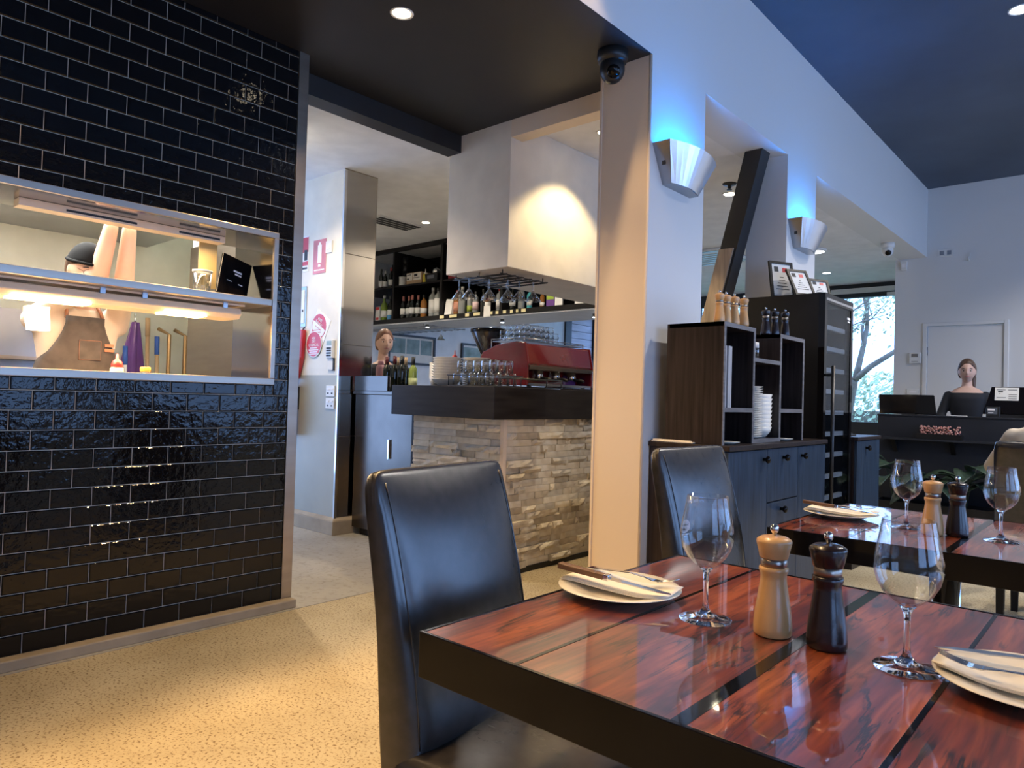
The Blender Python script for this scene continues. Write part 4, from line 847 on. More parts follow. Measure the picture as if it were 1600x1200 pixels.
def bottle(prof, h, m, cap, lbl, lblm, capz, x, y, z, lab, group, s=1.):
    t = thing('bottle', lab, 'bottle', (x, y, z), 0, group)
    pr = [(r*s, q*s) for r, q in prof]; local(MB().lathe(pr, 16), 'glass', m, t)
    R_ = max(r for r, q in pr); top = pr[-1][1]
    if cap: local(MB().lathe([(0, top+.002), (.0165*s, top+.001), (.0170*s, top-capz*s), (.0158*s, top-capz*s)][::-1], 14), 'cap', cap, t)
    if lbl: local(MB().lathe([(R_+.0002, lbl[0]*s), (R_+.0008, lbl[0]*s), (R_+.0008, lbl[1]*s), (R_+.0002, lbl[1]*s)], 16, close=True), 'label', lblm, t)
    return t
def bm_(n, c, r=.1): return M(n, c, r, spec=.6)
m_clear = bm_('clear_spirit', (.26, .27, .26)); m_amber = bm_('amber_spirit', (.30, .12, .025)); m_olive = bm_('green_bottle', (.16, .24, .03)); m_greenb = bm_('pale_green_bottle', (.28, .36, .08)); m_teal = bm_('teal_bottle', (.08, .38, .42)); m_purple = bm_('purple', (.16, .06, .28)); m_yel = bm_('yellow_plastic', (.75, .62, .04), .4)
m_pinkcap = bm_('rose_capsule', (.45, .16, .13), .4); m_redcap = bm_('red_capsule', (.40, .02, .02), .4); m_blkcap = bm_('black_capsule', (.02, .02, .02), .4); m_silv = bm_('silver_capsule', (.5, .5, .48), .3)
SP = [(0, 0), (.040, 0), (.042, .005), (.042, .19), (.036, .215), (.016, .235), (.0145, .245), (.0145, .285), (.0155, .29), (0, .291)]
YS = 5.70
for i, (x, h, m, c, l0, lm, sc_, txt) in enumerate([
    (-7.32, WB, m_olive, m_silv, (.04, .12), m_paper, 1.08, 'green bottle with silver cap'), (-7.215, WB, m_bdark, m_blkcap, (.05, .13), m_paper, 1.05, 'dark wine bottle with white label beside the green bottle'),
    (-6.936, WB, m_bdark, m_pinkcap, (.06, .14), m_paper, .95, 'first of the rose-capped bottles from the left'), (-6.849, WB, m_bdark, m_pinkcap, (.06, .14), m_paper, .95, 'second of the rose-capped bottles from the left'), (-6.763, WB, m_bdark, m_pinkcap, (.06, .14), m_paper, .96, 'third of the rose-capped bottles from the left'), (-6.675, WB, m_bdark, m_pinkcap, (.06, .14), m_paper, .94, 'fourth of the rose-capped bottles from the left'),
    (-6.548, SP, m_amber, m_blkcap, (.05, .12), m_paper, .95, 'amber whisky bottle with black cap'), (-6.405, SP, m_clear, m_silv, (.04, .17), m_paper, 1.22, 'tall bottle with large white label and silver cap'), (-6.29, SP, m_clear, m_blkcap, (.04, .18), m_paper, 1.18, 'tall white-labelled bottle beside the divider'),
    (-5.984, SP, m_amber, m_redcap, (.03, .15), M('amber_label', (.55, .25, .16), .6), 1.0, 'brown liqueur bottle with red cap and round label'), (-5.878, SP, m_clear, m_silv, None, None, 1.1, 'tall plain clear bottle right of the brown liqueur'), (-5.773, SP, m_clear, m_blkcap, (.03, .12), M('green_label', (.30, .36, .05), .6), .8, 'short bottle with green label'),
    (-5.66, SP, m_clear, m_blkcap, (.04, .15), M('pink_label', (.62, .45, .45), .6), .85, 'bottle with pink label'), (-5.56, WB, m_bdark, m_blkcap, None, None, .9, 'unlabelled dark bottle behind the martini glasses'), (-5.47, SP, m_amber, m_silv, (.04, .14), m_paper, .8, 'small amber bottle behind the martini glasses'), (-5.31, SP, m_clear, m_redcap, (.04, .14), m_paper, .9, 'clear bottle with red cap behind the martini glasses'), (-5.10, WB, m_bdark, m_redcap, (.05, .12), m_paper, .9, 'dark bottle with red cap under the bulkhead'), (-4.99, SP, m_clear, m_blkcap, None, None, .9, 'clear bottle under the bulkhead'),
    (-4.858, SP, m_teal, m_teal, (.05, .12), m_paper, .72, 'teal gin bottle'), (-4.70, SP, m_amber, m_blkcap, (.04, .1), m_paper, .6, 'small amber bottle beside the bright carton'), (-7.10, SP, m_clear, m_blkcap, (.02, .1), M('orange_label', (.65, .26, .12), .6), .55, 'short jar with orange label')]):
    bottle(h, 0, m, c, l0, lm, .06 if c == m_pinkcap else .035, x, YS+.02*(i % 2), 2.103, txt+' on the lower back bar shelf', 'bottles on the lower back bar shelf', sc_)
for x, c, m, txt, s_ in ((-7.40, m_blkcap, m_bdark, 'leftmost dark bottle', .85), (-7.315, m_silv, m_bdark, 'dark wine bottle with silver cap', .74), (-7.20, m_redcap, m_bdark, 'dark wine bottle with red cap, left of the pair', .85), (-7.11, m_redcap, m_bdark, 'dark wine bottle with red cap beside the divider', .85)):
    bottle(WB, 0, m, c, (.03, .12), m_paper, .05, x, YS, 2.523, txt+' on the upper back bar shelf', 'bottles on the upper back bar shelf', s_)
def carton(name, lab, cat, x0, x1, y0, y1, z0, z1, m, extras=()):
    t = thing(name, lab, cat, ((x0+x1)/2, (y0+y1)/2, z0)); MB().box(x0, x1, y0, y1, z0, z1).build('box', m, t, bevel=.003)
    for (a, b_, c, d, mm) in extras: MB().box(a, b_, y0-.002, y0+.001, c, d).build('print_panel', mm, t)
    return t
m_card = M('cardboard', (.46, .32, .19), .8)
cb = carton('cardboard_box', 'brown cardboard box with printed white panels on the upper back bar shelf', 'box', -6.87, -6.585, 5.68, 5.88, 2.523, 2.67, m_card, ((-6.862, -6.755, 2.575, 2.665, m_paper), (-6.735, -6.60, 2.575, 2.665, m_paper)))
for q in ((-6.72, -6.66, 2.62, 2.65), (-6.73, -6.62, 2.60, 2.607), (-6.85, -6.78, 2.64, 2.65), (-6.85, -6.82, 2.585, 2.605)): MB().box(q[0], q[1], 5.676, 5.6785, q[2], q[3]).build('print_mark', m_blkprint, cb)
t = thing('canister', 'white cylindrical canister left of the cardboard box', 'canister', (-6.966, 5.7, 2.523)); local(MB().lathe([(0, 0), (.042, 0), (.044, .003), (.044, .112), (.042, .115), (0, .115)], 24), 'body', m_plast, t); local(MB().lathe([(.0445, .098), (.0465, .098), (.0465, .117), (0, .118)], 24), 'lid', m_plast, t)
t = thing('squeeze_bottle', 'yellow squeeze bottle with white nozzle on the upper back bar shelf', 'bottle', (-6.535, 5.7, 2.523)); local(MB().lathe([(0, 0), (.030, 0), (.032, .004), (.030, .10), (.02, .115)], 16), 'body', m_yel, t); local(MB().lathe([(.022, .112), (.022, .125), (.008, .135), (.004, .175), (0, .176)], 14), 'nozzle', m_plast, t)
t = thing('storage_tub', 'dark plastic tub with steel jug on the upper back bar shelf', 'tub', (-6.37, 5.72, 2.523)); local(MB().frustum((-.10, .10, -.07, .07), (-.115, .115, -.08, .08), 0, .095), 'tub', m_metalblk, t, bevel=.006); local(MB().box(-.06, .06, -.084, -.07, .035, .075), 'label_panel', m_steel2, t)
t = thing('steel_jug', 'rounded steel jug standing in the dark tub', 'jug', (-6.36, 5.72, 2.6185)); local(MB().lathe([(0, 0), (.04, 0), (.05, .03), (.04, .06), (.015, .075), (0, .085)], 18), 'body', m_chrome, t); local(MB().tube([(.045, 0, .05), (.075, 0, .04), (.05, 0, .015)], .005), 'handle', m_chrome, t)
carton('tea_box', 'small red patterned box on the upper shelf beside the bulkhead', 'box', -6.10, -5.96, 5.67, 5.80, 2.523, 2.60, M('dark_red_card', (.25, .02, .03), .6))
carton('tea_tin', 'small grey tin right of the red box on the upper shelf', 'tin', -5.93, -5.85, 5.68, 5.78, 2.523, 2.585, m_steel2)
t = thing('paper_bag', 'crumpled white paper bag on the lower back bar shelf', 'bag', (-6.075, 5.70, 2.103)); b = MB(); b.frustum((-.058, .058, -.05, .05), (-.05, .06, -.03, .03), 0, .175); o = local(b, 'bag', m_paper, t, bevel=.01, seg=3); local(MB().box(-.05, .06, -.035, -.028, .15, .185, Matrix.Rotation(.1, 4, 'Y')), 'fold', m_paper, t)
t = carton('milk_carton', 'red and white carton at the left end of the lower back bar shelf', 'carton', -7.475, -7.39, 5.68, 5.76, 2.103, 2.29, m_paper, ((-7.47, -7.395, 2.25, 2.285, m_redsign), (-7.46, -7.405, 2.12, 2.15, m_redsign)))
carton('snack_box', 'small blue and orange packet on the lower back bar shelf', 'box', -7.19, -7.125, 5.645, 5.68, 2.103, 2.165, M('blue_card', (.06, .22, .42), .6))
carton('bright_carton', 'green and purple carton on the lower back bar shelf under the bulkhead', 'carton', -4.615, -4.51, 5.68, 5.76, 2.103, 2.235, m_purple, ((-4.61, -4.515, 2.18, 2.23, M('lime_card', (.35, .50, .06), .6)),))
carton('paper_card', 'cream card standing at the right of the lower back bar shelf', 'card', -4.455, -4.36, 5.62, 5.64, 2.103, 2.215, m_paper)
carton('flat_box', 'long flat cream box at the right end of the lower back bar shelf', 'box', -4.25, -3.95, 5.68, 5.85, 2.103, 2.15, m_paper)
for k, z in enumerate((2.555, 2.66, 2.75)): tag(MB().lathe([(0, 0), (.03, 0), (.034, .03), (.03, .085), (0, .085)], 14, (-6.995, 5.76, z+.063 if k else z+.08)).build('mug', m_metalblk), ['lowest', 'middle', 'top'][k]+' of the dark patterned mugs stacked beside the canister', 'mug', 'stacked dark mugs')

# ---- hanging glass rack under the bulkhead with martini glasses
def make_martini():
    t = thing('martini_glass', 'x', 'martini glass', (0, 0, 0), 0, 'martini glasses hanging over the bar')
    local(MB().lathe([(0, 0), (.036, 0), (.036, -.002), (.008, -.006), (.0045, -.012), (.004, -.07), (.006, -.078), (0, -.078)], 24), 'stem', m_barglass, t)
    local(MB().lathe([(.004, -.076), (.010, -.082), (.056, -.148), (.0545, -.148), (.009, -.0845), (.003, -.079)], 28, close=True), 'cone', m_barglass, t); return t
rk = thing('glass_rack', 'black wire hanging rack under the bulkhead over the bar', 'rack', (-3.5, 3.8, 2.02))
b = MB()
for y in (3.50, 3.585, 3.67, 3.755, 3.84, 3.93): b.tube([(-3.70, y-.012, 1.985), (-3.20, y-.012, 1.985)], .004, 6); b.tube([(-3.70, y+.012, 1.985), (-3.20, y+.012, 1.985)], .004, 6); b.tube([(-3.20, y-.012, 1.985), (-3.185, y, 1.985), (-3.20, y+.012, 1.985)], .004, 6)
for x in (-3.68, -3.45, -3.23): b.tube([(x, 3.48, 1.991), (x, 3.95, 1.991)], .004, 6); b.tube([(x, 3.5, 1.991), (x, 3.5, 2.0195)], .004, 6); b.tube([(x, 3.93, 1.991), (x, 3.93, 2.0195)], .004, 6)
b.build('wire_frame', m_metalblk, rk)
mg0 = make_martini()
MG = [(-3.645, 3.50), (-3.545, 3.53), (-3.43, 3.585), (-3.33, 3.67), (-3.24, 3.84), (-3.30, 3.755), (-3.52, 3.67), (-3.42, 3.755)]
nm_ = ['first', 'second', 'third', 'fourth', 'fifth', 'sixth', 'seventh', 'eighth']
for i, (x, y) in enumerate(MG):
    y = min((3.50, 3.585, 3.67, 3.755, 3.84, 3.93), key=lambda q: abs(q-y))
    o = mg0 if i == 0 else dup(mg0, (x, y, 1.992)); o.location = (x, y, 1.992); o['label'] = nm_[i]+' martini glass hanging from the wire rack under the bulkhead'
r2 = thing('glass_rack', 'steel wire glass rack hanging under the back bar shelf', 'rack', (-7.0, 6.1, 2.034)); b = MB()
for k in range(12): b.tube([(-7.75+.12*k, 5.72, 2.0), (-7.75+.12*k, 6.3, 2.0)], .005, 6)
for y in (5.75, 6.27): b.tube([(-7.8, y, 2.005), (-6.40, y, 2.005)], .005, 6); b.tube([(-7.7, y, 2.005), (-7.7, y, 2.034)], .005, 6); b.tube([(-6.6, y, 2.005), (-6.6, y, 2.034)], .005, 6)
b.build('wire_frame', m_steel2, r2)
o = dup(mg0, (-6.55, 6.0, 2.0), 0, 'single martini glass hanging alone under the back bar shelf')
for k, (x, y) in enumerate(((-7.51, 5.80), (-7.39, 5.80), (-7.27, 5.80))):
    o = dup(mg0, (x, y, 2.0), 0, 'martini glass hanging above the head of the bar attendant', 'glasses hanging under the back bar shelf')

# ---- on the bar counter
CZ = 1.2225
bigm = MB().lathe([(0, 0), (.055, 0), (.085, .028), (.108, .050), (.110, .053), (.105, .053), (.082, .032), (.053, .004), (0, .004)], 28).mesh('bowl', m_chinaw)
for k in range(9):
    o = bpy.data.objects.new('serving_bowl', bigm); COL.objects.link(o); o.location = (-3.77, 3.52, CZ+.0195*k+.001); tag(o, 'white serving bowl in the tall stack on the bar counter', 'bowl', 'stacked bowls on the bar')
platem = MB().lathe([(0, 0), (.07, 0), (.11, .012), (.112, .015), (.07, .004), (0, .004)], 28).mesh('plate', m_chinaw)
for k in range(14):
    o = bpy.data.objects.new('dinner_plate', platem); COL.objects.link(o); o.location = (-3.69, 3.75, CZ+.0155*k+.001); tag(o, 'white plate in the stack behind the bowls on the bar', 'plate', 'stacked plates on the bar')
cupm = MB().lathe([(0, 0), (.028, 0), (.04, .04), (.045, .075), (.042, .075), (.037, .04), (.026, .004), (0, .004)], 20).mesh('cup', m_chinaw)
for k in range(9):
    o = bpy.data.objects.new('cup', cupm); COL.objects.link(o); o.location = (-3.915, 3.54, CZ+.0125*k+.001); tag(o, 'white cup in the slim stack left of the bowls', 'cup', 'stacked cups on the bar')
t = thing('sauce_bottle', 'red-capped sauce bottle showing behind the bowls', 'bottle', (-3.88, 3.70, CZ)); local(MB().lathe([(0, 0), (.03, 0), (.03, .2), (.02, .22)], 16), 'body', m_plast, t); local(MB().lathe([(.022, .215), (.02, .235), (.006, .245), (.003, .28), (0, .281)], 14), 'cap', m_redcap, t)
wt = thing('wire_glass_tray', 'black wire tray holding upturned tumblers on the bar', 'tray', (-3.4, 3.4, CZ)); b = MB()
def wire_box(b, x0, x1, y0, y1, z0, z1, r=.0035):
    for z, i in ((z0, 0), (z1, -.008)): b.tube([(x0+i, y0+i, z), (x1-i, y0+i, z), (x1-i, y1-i, z), (x0+i, y1-i, z), (x0+i, y0+i, z)], r, 6)
    for x in (x0, x1):
        for y in (y0, y1): b.tube([(x, y, z0), (x, y, z1)], r, 6)
    for k in range(1, 6): b.tube([(x0+(x1-x0)*k/6, y0, z0), (x0+(x1-x0)*k/6, y1, z0)], r*.7, 6)
wire_box(b, -3.60, -3.21, 3.38, 3.70, CZ+.006, CZ+.078); b.build('wire_frame', m_metalblk, wt)
tum = MB().lathe([(.033, .0), (.030, .075), (.028, .085), (0, .085)][::1], 16, close=False).mesh('tumbler', m_barglass)
for lay in range(2):
    for i in range(5 if lay == 0 else 5):
        for j in range(4 if lay == 0 else 3):
            o = bpy.data.objects.new('tumbler', tum); COL.objects.link(o); o.location = (-3.56+.077*i+.01*lay, 3.425+.075*j+.03*lay, CZ+.011+.0865*lay); tag(o, ['upturned clear tumbler in the lower layer of the wire tray', 'upturned clear tumbler stacked on the upper layer above the wire tray'][lay], 'glass', 'tumblers in the wire tray')
w2 = thing('wire_cup_tray', 'low empty black wire tray in front of the coffee machine', 'tray', (-3.1, 3.6, CZ)); b = MB(); wire_box(b, -3.16, -3.03, 3.42, 3.92, CZ+.006, CZ+.06); b.build('wire_frame', m_metalblk, w2)
# coffee grinder
gr = thing('coffee_grinder', 'coffee grinder with dark conical hopper behind the red machine', 'grinder', (-3.73, 3.95, CZ-.2)); GX, GYY = -3.80, 3.98
MB().lathe([(.0, 1.03), (.07, 1.03), (.08, 1.06), (.07, 1.30), (.06, 1.44), (.058, 1.485), (0, 1.485)], 24, (GX, GYY, 0)).build('body', m_metalblk, gr)
hp = MB().lathe([(.06, 1.486), (.062, 1.49), (.137, 1.655), (.137, 1.672), (0, 1.676)], 32, (GX, GYY, 0)).build('hopper', M('smoked_hopper', (.025, .020, .018), .12, coat=.5), gr)
MB().lathe([(.138, 1.654), (.142, 1.656), (.142, 1.68), (.12, 1.686), (0, 1.688)], 32, (GX, GYY, 0)).build('lid', m_gloss, hp); MB().box(GX-.03, GX+.03, GYY-.14, GYY-.06, 1.15, 1.2).build('dosing_chute', m_metalblk, gr)
MB().box(GX-.12, GX+.12, GYY-.09, GYY+.16, .0, 1.03).build('stand', m_steel2, gr)
# espresso machine
em = thing('espresso_machine', 'large dark red espresso machine on the bar', 'coffee machine', (-3.4, 4.2, CZ))
EX, EY0, EY1 = -3.235, 3.79, 4.56
prof = [(EX, 1.385), (EX+.01, 1.40), (EX-.02, 1.545), (EX-.10, 1.553), (EX-.30, 1.53), (EX-.42, 1.485), (EX-.45, 1.44), (EX-.45, 1.26), (EX-.30, 1.26), (EX-.30, 1.385)]
MB().prism(prof, EY0+.006, EY1-.006, 'y').build('body', m_machine, em, bevel=.012, seg=3)
sidep = [(EX+.012, 1.38), (EX+.018, 1.40), (EX-.016, 1.552), (EX-.10, 1.560), (EX-.30, 1.537), (EX-.43, 1.49), (EX-.458, 1.44), (EX-.458, 1.245), (EX+.012, 1.245)]
for y0, y1 in ((EY0-.012, EY0+.006), (EY1-.006, EY1+.012)): MB().prism(sidep, y0, y1, 'y').build('side_panel', m_machine, em, bevel=.006)
MB().prism([(EX+.012, 1.36), (EX+.02, 1.385), (EX-.02, 1.392), (EX-.30, 1.392), (EX-.30, 1.36)], EY0+.008, EY1-.008, 'y').build('steel_underside', m_steel, em)
MB().box(EX-.30, EX-.12, EY0+.01, EY1-.01, 1.255, 1.36).build('back_plate', m_machine, em); MB().box(EX-.1, EX+.01, EY0+.01, EY1-.01, 1.245, 1.262).build('drip_tray', m_steel2, em)
for y in (4.0, 4.2, 4.4): gh = MB().lathe([(0, 1.30), (.032, 1.30), (.036, 1.31), (.036, 1.36), (0, 1.36)], 20, (EX-.07, y, 0)).build('group_head', m_chrome, em); MB().tube([(EX-.05, y, 1.305), (EX+.02, y, 1.298), (EX+.05, y, 1.292)], [.012, .013, .01], 8).build('portafilter', m_metalblk, gh)
MB().box(EX-.119, EX-.117, 4.36, 4.52, 1.265, 1.34).build('sticker', m_purple, em)
for x, y in ((EX-.4, EY0+.06), (EX-.03, EY0+.06), (EX-.4, EY1-.06), (EX-.03, EY1-.06)): MB().lathe([(0, CZ), (.02, CZ), (.016, 1.25), (0, 1.25)], 14, (x, y, 0)).build('foot', m_metalblk, em)
b = MB(); 
b.tube([(EX-.06, EY0+.03, 1.585), (EX-.06, EY1-.03, 1.585)], .004, 6); b.tube([(EX-.38, EY0+.03, 1.585), (EX-.38, EY1-.03, 1.585)], .004, 6)
for y in (EY0+.03, EY1-.03): b.tube([(EX-.06, y, 1.55), (EX-.06, y, 1.585)], .004, 6); b.tube([(EX-.38, y, 1.49), (EX-.38, y, 1.585)], .004, 6); b.tube([(EX-.06, y, 1.585), (EX-.38, y, 1.585)], .004, 6)
b.build('cup_rail', m_steel2, em)
t = thing('dark_serving_mat', 'thin dark mat on the counter in front of the machine', 'mat', (-3.08, 4.35, CZ)); local(MB().box(-.06, .06, -.30, .30, .0005, .010), 'mat', m_metalblk, t, bevel=.004)
smc = MB().lathe([(.026, .0), (.0235, .034), (.021, .04), (0, .04)], 14).mesh('small_glass', m_barglass)
MB().box(EX-.36, EX-.07, EY0+.02, EY1-.02, 1.564, 1.570).build('cup_tray', m_steel2, em)
for lay in range(3):
    for i in range(4):
        for j in range((8, 8, 6)[lay]):
            o = bpy.data.objects.new('glass_cup', smc); COL.objects.link(o); o.location = (EX-.11-.062*i, EY0+.06+.056*j+.05*(lay == 2), 1.5705+.0405*lay); tag(o, ['clear glass standing on top of the espresso machine, bottom layer', 'clear glass stacked in the middle layer on the espresso machine', 'clear glass in the top layer on the espresso machine'][lay], 'glass', 'glasses on the espresso machine')
# ---- steel bench left of the bar, bottles on it
m_bench = M('bench_steel', (.155, .135, .115), .24, 1)
bn = thing('steel_bench', 'blue-reflecting stainless underbench cabinet between the column and the bar', 'bench', (-4.4, 3.8, 0))
MB().box(-4.86, -4.03, 3.52, 4.1, .06, 1.15).build('body', m_bench, bn, bevel=.003); MB().box(-5.03, -4.865, 3.74, 4.1, .06, 1.178).build('side_cabinet', m_bench, bn, bevel=.003); MB().box(-4.87, -4.02, 3.50, 4.12, 1.15, 1.178).build('top', m_bench, bn, bevel=.003); MB().box(-4.86, -4.43, 3.505, 3.53, 1.178, 1.30).build('riser', m_bench, bn, bevel=.002); MB().box(-4.45, -4.03, 3.516, 3.521, .2, 1.12).build('door_panel', m_bench, bn); MB().box(-4.40, -4.385, 3.50, 3.516, .65, .8).build('handle', m_chrome, bn); MB().box(-4.8, -4.1, 3.56, 4.05, 0, .06).build('plinth', m_black, bn)
for i, (x, m, c, lab, s_) in enumerate(((-4.84, m_bdark, m_cap, 'dark wine bottle with dark red capsule, left of the group on the steel bench', .99), (-4.79, m_bdark, m_card, 'dark wine bottle with tan capsule on the steel bench', .98), (-4.735, m_bdark, m_cap, 'middle dark wine bottle on the steel bench', 1.0), (-4.685, m_bdark, m_card, 'dark wine bottle with brown capsule beside the green one', .97), (-4.64, m_bdark, m_blkcap, 'dark wine bottle with black capsule partly behind the green one', 1.0), (-4.585, m_greenb, m_blkcap, 'pale green wine bottle on the steel bench', .98))):
    bottle(WB, 0, m, c, (.04, .12) if i in (0, 5) else None, m_paper if i == 0 else M('green_wine_label', (.52, .58, .30), .6) if i == 5 else None, .07, x, 3.82+.075*(i % 2), 1.179, lab, 'wine bottles on the steel bench', s_)
t = thing('pink_bottle', 'tall pink insulated drink bottle behind the steel bench riser', 'bottle', (-4.965, 3.85, 1.179)); local(MB().lathe([(0, 0), (.040, 0), (.042, .005), (.042, .20), (.036, .225), (.02, .235)], 24), 'body', M('dusty_pink', (.42, .20, .21), .4), t); local(MB().lathe([(.024, .232), (.026, .236), (.026, .262), (.02, .268), (0, .268)], 20), 'lid', bpy.data.materials['dusty_pink'], t)
# ---- pictures on the bar wall
def picture(y0, y1, z0, z1, lab, panes):
    t = thing('framed_picture', lab, 'picture', (-8, (y0+y1)/2, z0)); b = MB(); f = .03
    for (a, c, d, e_) in ((y0, y0+f, z0, z1), (y1-f, y1, z0, z1), (y0+f, y1-f, z0, z0+f), (y0+f, y1-f, z1-f, z1)): b.box(-8+.001, -7.96, a, c, d, e_)
    b.build('frame', m_frame, t); MB().box(-7.999, -7.985, y0+f, y1-f, z0+f, z1-f).build('mat_board', m_paper, t)
    for (a, c) in panes: MB().box(-7.985, -7.982, y0+(y1-y0)*a, y0+(y1-y0)*c, z0+(z1-z0)*.36, z1-(z1-z0)*.14).build('photo_print', m_photo, t)
m_photo = M('landscape_photo', (.10, .16, .14), .5, var=(5, .5, (.30, .40, .40)))
picture(6.30, 7.19, 1.60, 2.03, 'wide framed picture with three panels on the bar wall', ((.06, .36), (.39, .66), (.69, .93)))
picture(7.75, 8.25, 1.55, 2.0, 'small framed picture behind the coffee grinder', ((.1, .9),))
# ================================================================== KITCHEN ITEMS
t = thing('tablet_stand', 'black tablet leaning against the end of the upper pass shelf', 'tablet', (-3.62, 1.79, 1.635))
mt = Matrix.Translation((-3.60, 1.795, 1.637)) @ Matrix.Rotation(.12, 4, 'Z') @ Matrix.Rotation(-.24, 4, 'X') @ Matrix.Rotation(-.14, 4, 'Y')
MB().box(-.008, .008, -.095, .085, .0, .225, mt).build('body', m_gloss, t, bevel=.004)
MB().box(.008, .0086, -.02, .03, .145, .155, mt).box(.008, .0086, -.01, .03, .13, .138, mt).box(.008, .0086, -.05, -.02, .085, .088, mt).box(.008, .0086, .02, .045, .083, .088, mt).build('screen_marks', m_print, t)
MB().box(-.06, -.01, -.02, .02, .0, .01, Matrix.Translation((-3.60, 1.80, 1.6345))).build('foot', m_metalblk, t)
t = thing('plastic_container', 'clear plastic tub on the upper pass shelf left of the tablet', 'container', (-3.74, 1.70, 1.635)); local(MB().lathe([(.036, 0), (.040, .002), (.048, .14), (.0465, .14), (.039, .004), (.036, .003)], 20, close=True), 'tub', m_barglass, t); local(MB().lathe([(.047, .138), (.051, .138), (.051, .148), (.047, .148)], 20, close=True), 'rim', m_plast, t)
tag(MB().box(-3.795, -3.792, 1.70, 1.80, 1.70, 1.945).build('order_docket', M('yellow_paper', (.72, .52, .22), .8)), 'long yellow order docket hanging from the pass rail', 'docket')
t = thing('steel_tray', 'flat steel tray with tongs on the upper pass shelf', 'tray', (-3.72, 1.48, 1.635)); local(MB().box(-.08, .08, -.16, .16, .001, .014), 'tray', m_steel, t, bevel=.004); local(MB().tube([(-.05, -.20, .03), (.0, -.10, .02), (.03, .0, .018)], .005), 'tongs', m_metalblk, t)
t = thing('sauce_bottle', 'squeeze sauce bottle with bright red nozzle on the pass sill', 'bottle', (-3.66, 1.27, 1.2185)); local(MB().lathe([(0, 0), (.028, 0), (.030, .003), (.029, .02), (.024, .028)], 18), 'body', m_china, t); local(MB().lathe([(.026, .025), (.026, .04), (.020, .055), (.008, .065), (.005, .09), (0, .091)], 18), 'nozzle', m_redcap, t)
t = thing('spice_jar', 'small jar with orange lid on the pass sill', 'jar', (-3.66, 1.40, 1.2185)); local(MB().lathe([(0, 0), (.022, 0), (.022, .018)], 16), 'body', m_barglass, t); local(MB().lathe([(.023, .012), (.024, .014), (.024, .032), (.02, .035), (0, .035)], 18), 'lid', M('orange_plastic', (.75, .30, .04), .4), t)
# things leaning at the kitchen back wall
for i, (y, h, m, lab) in enumerate(((1.80, 1.42, m_plast, 'white-poled broom with blue cap leaning at the kitchen wall'), (1.935, 1.62, M('timber_pole', (.45, .30, .16), .6), 'wooden mop pole left of the others at the kitchen wall'), (2.0, 1.50, M('timber_pole_light', (.5, .36, .2), .6), 'second pole with blue cap at the kitchen wall'))):
    t = thing('broom', lab, 'broom', (-4.98, y, 0)); MB().tube([(-4.97, y, .06), (-5.05, y, h)], .013, 10).build('pole', m, t); MB().tube([(-5.044, y, h-.12), (-5.052, y, h+.005)], .016, 10).build('grip', M('blue_plastic', (.04, .12, .45), .4) if i == 0 else bpy.data.materials['blue_plastic'] if i == 2 else m, t); MB().box(-5.11, -4.83, y-.025, y+.025, .0, .07).build('brush', m_metalblk, t)
for i, y in enumerate((2.06, 2.17)):
    t = thing('copper_pipe', ['left', 'right'][i]+' of two brass gas pipes on the kitchen end wall', 'pipe', (-5.0, y, 0)); MB().tube([(-5.0, y, 0), (-5.0, y, 1.52), (-5.06, y-.05, 1.56)], .014, 10).build('pipe', M('brass_pipe', (.42, .28, .14), .35, .8) if i == 0 else bpy.data.materials['brass_pipe'], t); MB().box(-5.02, -4.98, y-.02, y+.02, 1.2, 1.23).build('pipe_clip', m_steel2, t)
t = thing('folded_umbrella', 'purple folded cloth umbrella hanging at the kitchen wall', 'umbrella', (-5.15, 1.90, .95)); b = MB()
b.grid(lambda u, v: (-5.17+.05*math.cos(2*PI*u)*(.25+.9*v*(1-v*.2))*(1+.25*math.cos(10*PI*u)), 1.90+.085*math.sin(2*PI*u)*(.25+1.1*v*(1-.2*v))*(1+.25*math.cos(10*PI*u))-.03*v, 1.60-.55*v), 40, 10, True, True); b.build('canopy', m_purple, t); MB().tube([(-5.17, 1.90, 1.58), (-5.18, 1.90, 1.66)], .008).build('tip', m_chrome, t); MB().tube([(-5.17, 1.87, 1.1), (-5.17, 1.865, .95)], .012).build('handle', m_metalblk, t)
t = thing('steel_shelf', 'long stainless wall shelf along the kitchen back wall', 'shelf', (-5.15, .4, 1.15)); MB().box(-5.249, -5.0, -2.5, 1.5, 1.30, 1.32).build('shelf', m_steel, t); MB().box(-5.249, -5.235, -2.5, 1.5, 1.0, 1.62).build('splash_panel', m_steel2, t)
tag(MB().box(-5.249, -5.245, 1.62, 1.70, 1.85, 1.98).build('wall_note', M('yellow_note', (.66, .66, .30), .8)), 'small yellow note stuck on the kitchen wall', 'note')

# ================================================================== PEOPLE
def evalmods(me, mods):
    o = bpy.data.objects.new('tmp', me); COL.objects.link(o)
    for ty, kw in mods:
        m = o.modifiers.new('m', ty)
        for k, v in kw.items(): setattr(m, k, v)
    r = to_mesh(o); bpy.data.objects.remove(o); return r
def fuse(mb, vox=.008, sm=4):
    me = mb.mesh('tmp'); r = evalmods(me, [('REMESH', dict(mode='VOXEL', voxel_size=vox, use_smooth_shade=True)), ('SMOOTH', dict(factor=.5, iterations=sm))])
    for p in r.polygons: p.use_smooth = True
    return r
def capsule(mb, p0, p1, r0, r1, n=14):
    p0, p1 = Vector(p0), Vector(p1); d = (p1-p0).normalized(); pts = []; rs = []
    for k in range(5): a = PI/2*(1-k/4); pts.append(p0-d*r0*math.sin(a)); rs.append(max(.0006, r0*math.cos(a)))
    for k in range(5): a = PI/2*k/4; pts.append(p1+d*r1*math.sin(a)); rs.append(max(.0006, r1*math.cos(a)))
    mb.tube(pts, rs, n)
